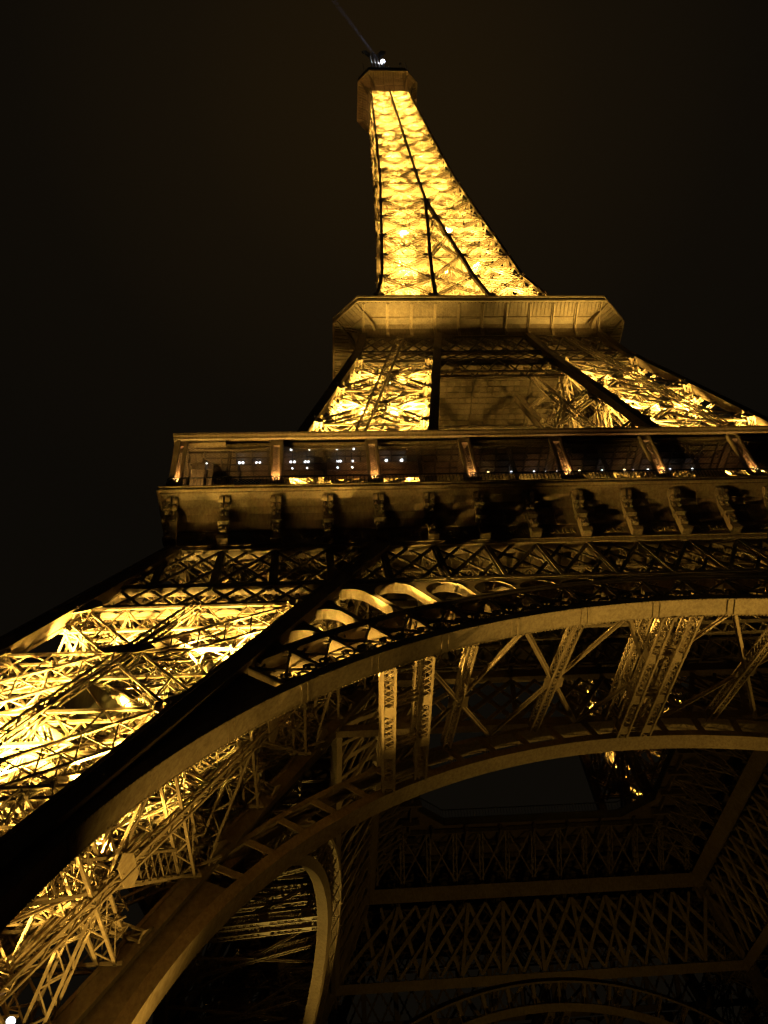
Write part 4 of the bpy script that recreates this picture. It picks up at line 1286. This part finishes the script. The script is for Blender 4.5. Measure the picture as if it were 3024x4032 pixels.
# from the legs, and from added lamps clear of them, across to the arcade, the arch soffit and the inner arch
lamp((-31, -38.6, 26), (-15, -37.6, 42.6), 70000 * G_['arcade'], 50, .8, .2, name='lamp_arcade')
lamp((31, -41.5, 27), (4, -39.4, 39.6), 90000 * G_['soffit'], 34, 1.0, .2, name='lamp_soffit')
lamp((12, -48, 3), (-27, -44, 30), 22000 * G_['soffitl'], 30, 1.0, .2, name='lamp_soffitl')  # added lamp near the ground, lifts the left end of the arch soffit
lamp((-36.5, -45, 6), (-31, -34.5, 38), 4000 * G_['right'], 52, .9, .2, name='lamp_right')  # added lamp in the open, brightens the right face of the left leg
lamp((-27, -37, 8), (-36, -41, 30), 10000 * G_['right'], 56, .9, .2, name='lamp_right')  # second added lamp for that leg face, under the arch
lamp((0, -4, 1.5), (0, 3, 50), 2600 * G_['fill'], 100, .8, .3, name='lamp_fill')  # added fill near the ground, keeps the far ironwork faintly visible
lamp((25, -27, 27), (-2, -25.3, 39.3), 14000 * G_['inner'], 40, 1.0, .2, name='lamp_inner')
lamp((-26, 27, 24), (-25, 4, 39.0), 45000 * G_['left'], 34, 1.0, .2, name='lamp_left')
# two inside the face of the leg light the cove of the frieze through the lattice
lamp((-41.5, -42.3, 28.0), (-26, -35.4, 56), 90000 * G_['frieze'], 44, 1.0, .25, name='lamp_frieze')
lamp((-35, -40.6, 32.0), (-10, -35.4, 56), 60000 * G_['frieze'], 40, 1.0, .25, name='lamp_frieze')
lamp((-32, -41.8, 34), (12, -35.5, 56), 200000 * G_['frieze'], 30, 1.0, .25, name='lamp_frieze')
lamp((-25.2, -39.6, 40.0), (9, -35.6, 55.6), 20000 * G_['frieze'], 50, 1.0, .15, name='lamp_frieze')  # added lamp just outside the leg face, for the frieze further right
lamp((-23.4, -39.6, 40.4), (16, -35.6, 55.8), 11000 * G_['frieze'], 42, 1.0, .15, name='lamp_frieze')  # another added outside the leg, for the right-hand consoles
lamp((-21, -37.0, 36.8), (2, -39.0, 40.6), 60000 * G_['arcade'], 36, 1.0, .2, name='lamp_arcade')  # added lamp behind the arch ring, brightens its plates and scrolls
lamp((-7, -36.6, 40.4), (16, -39.0, 40.9), 36000 * G_['arcade'], 36, 1.0, .2, name='lamp_arcade')  # same for the right part of the ring, also added
lamp((-27.5, -35.5, 41), (10, -32.5, 49.5), 110000 * G_['frieze'], 30, 1.0, .25, name='lamp_frieze')
lamp((-43, -45.4, 26.0), (-24, -35.4, 58), 30000 * G_['frieze'], 40, 1.0, .25, name='lamp_frieze')
# upper legs
for nm, z, pw in (('up59', 67, 50000), ('up70', 74, 52000), ('up82', 85, 15000), ('up94', 96, 3500)):
    for gain_, faces_ in (((1, 0, 0, 0), (1, 0, 0, 0)), ((0, 1, 0, 0), (0, 1, 0, 0))):
        face_lamps(z, (.14, .38, .64, .87), pw * G_[nm], gain_, faces_, dep=.35, lean=4.6, angle=54, blend=.4, radius=.15, name='lamp_' + nm)
    for gain_, faces_ in (((1, 0, 0, 0), (1, 0, 0, 0)), ((0, .65, 0, 0), (0, 1, 0, 0))):
        face_lamps(z + 1, (.22, .5, .78), {'up59': 30000, 'up70': 36000, 'up82': 26000, 'up94': 9000}[nm] * G_[nm], gain_, faces_, dep=1.5, lean=1.5, angle=80, blend=.6, radius=.2, name='lamp_' + nm)
    face_lamps(z, (.3, .7), pw * .3 * G_[nm], (1, 1, 0, 0), (.2, .1, 0, 0), dep=.4, angle=72, blend=.8, radius=.2, name='lamp_' + nm)
    face_lamps(z, (.5,), pw * .3 * G_[nm], (1, 1, .0, .2), (0, 0, .1, .3), angle=75, blend=.8, radius=.2, name='lamp_' + nm)
    face_lamps(z, (.5,), pw * G_[nm], (0, 0, 1.0, 0), (0, .1, .6, .6), angle=75, blend=.8, radius=.2, name='lamp_' + nm)
for p, q, pw in (((-26, -27, 64.5), (-16, -19.5, 114), 60000), ((-19, -27, 64.5), (-10, -19.5, 114), 40000)):
    leg_lamp(p, q, pw * G_['deck'], (1, 1, .6, .3), angle=50, blend=.8, radius=.2, name='lamp_deck')
# spire
r_ = random.Random(21)
for i, z in enumerate(SN[:-2]):
    w = wo(z); h = max(.35, (w / 13) ** 1.1)
    zz = z + (.8 if i % 2 else 4.5)
    o = (w * .5 if w < 9 else (w + wi(z)) / 2) * r_.uniform(.85, 1.1)
    leg_lamp((-o, -o * .9, zz), (-o * .8, -o * .8, zz + 8), 18000 * h * r_.uniform(.7, 1.3) * G_['spirec'], (1, r_.uniform(.6, 1.3), .6, .6), angle=165, blend=.4, name='lamp_spirec')
    for u in (-.55, .55):
        if w > 9: x = (wi(z) + (w - wi(z)) * .5) * (1 if u > 0 else -1)
        else: x = u * w
        leg_lamp((x, -w + .9, z + .8), (x * .95, -w + 2.0, z + 9), 7000 * h * r_.uniform(.6, 1.5) * G_['spiref'], (1, 0, 0, .8 if u < 0 else 0), angle=120, blend=.6, name='lamp_spiref')
# lamps added outside the spire to brighten the top cabin
for sx in (-3.2, 3.2):
    leg_lamp((sx, -6.4, 266), (sx * .8, -7.2, 279), 1100 * G_['cabin'], (1, .6, .2, .8), angle=130, blend=.7, color=(1, .5, .11), name='lamp_cabin')

# ------------------------------------------------------------------ ground
mb = MB()
mb.add([(-3000, -3000, -.5), (3000, -3000, -.5), (3000, 3000, -.5), (-3000, 3000, -.5)], [(0, 1, 2, 3)])
gr = mb.build('ground', GROUND); tag(gr, 'dark gravel ground under the tower', 'ground', kind='structure')
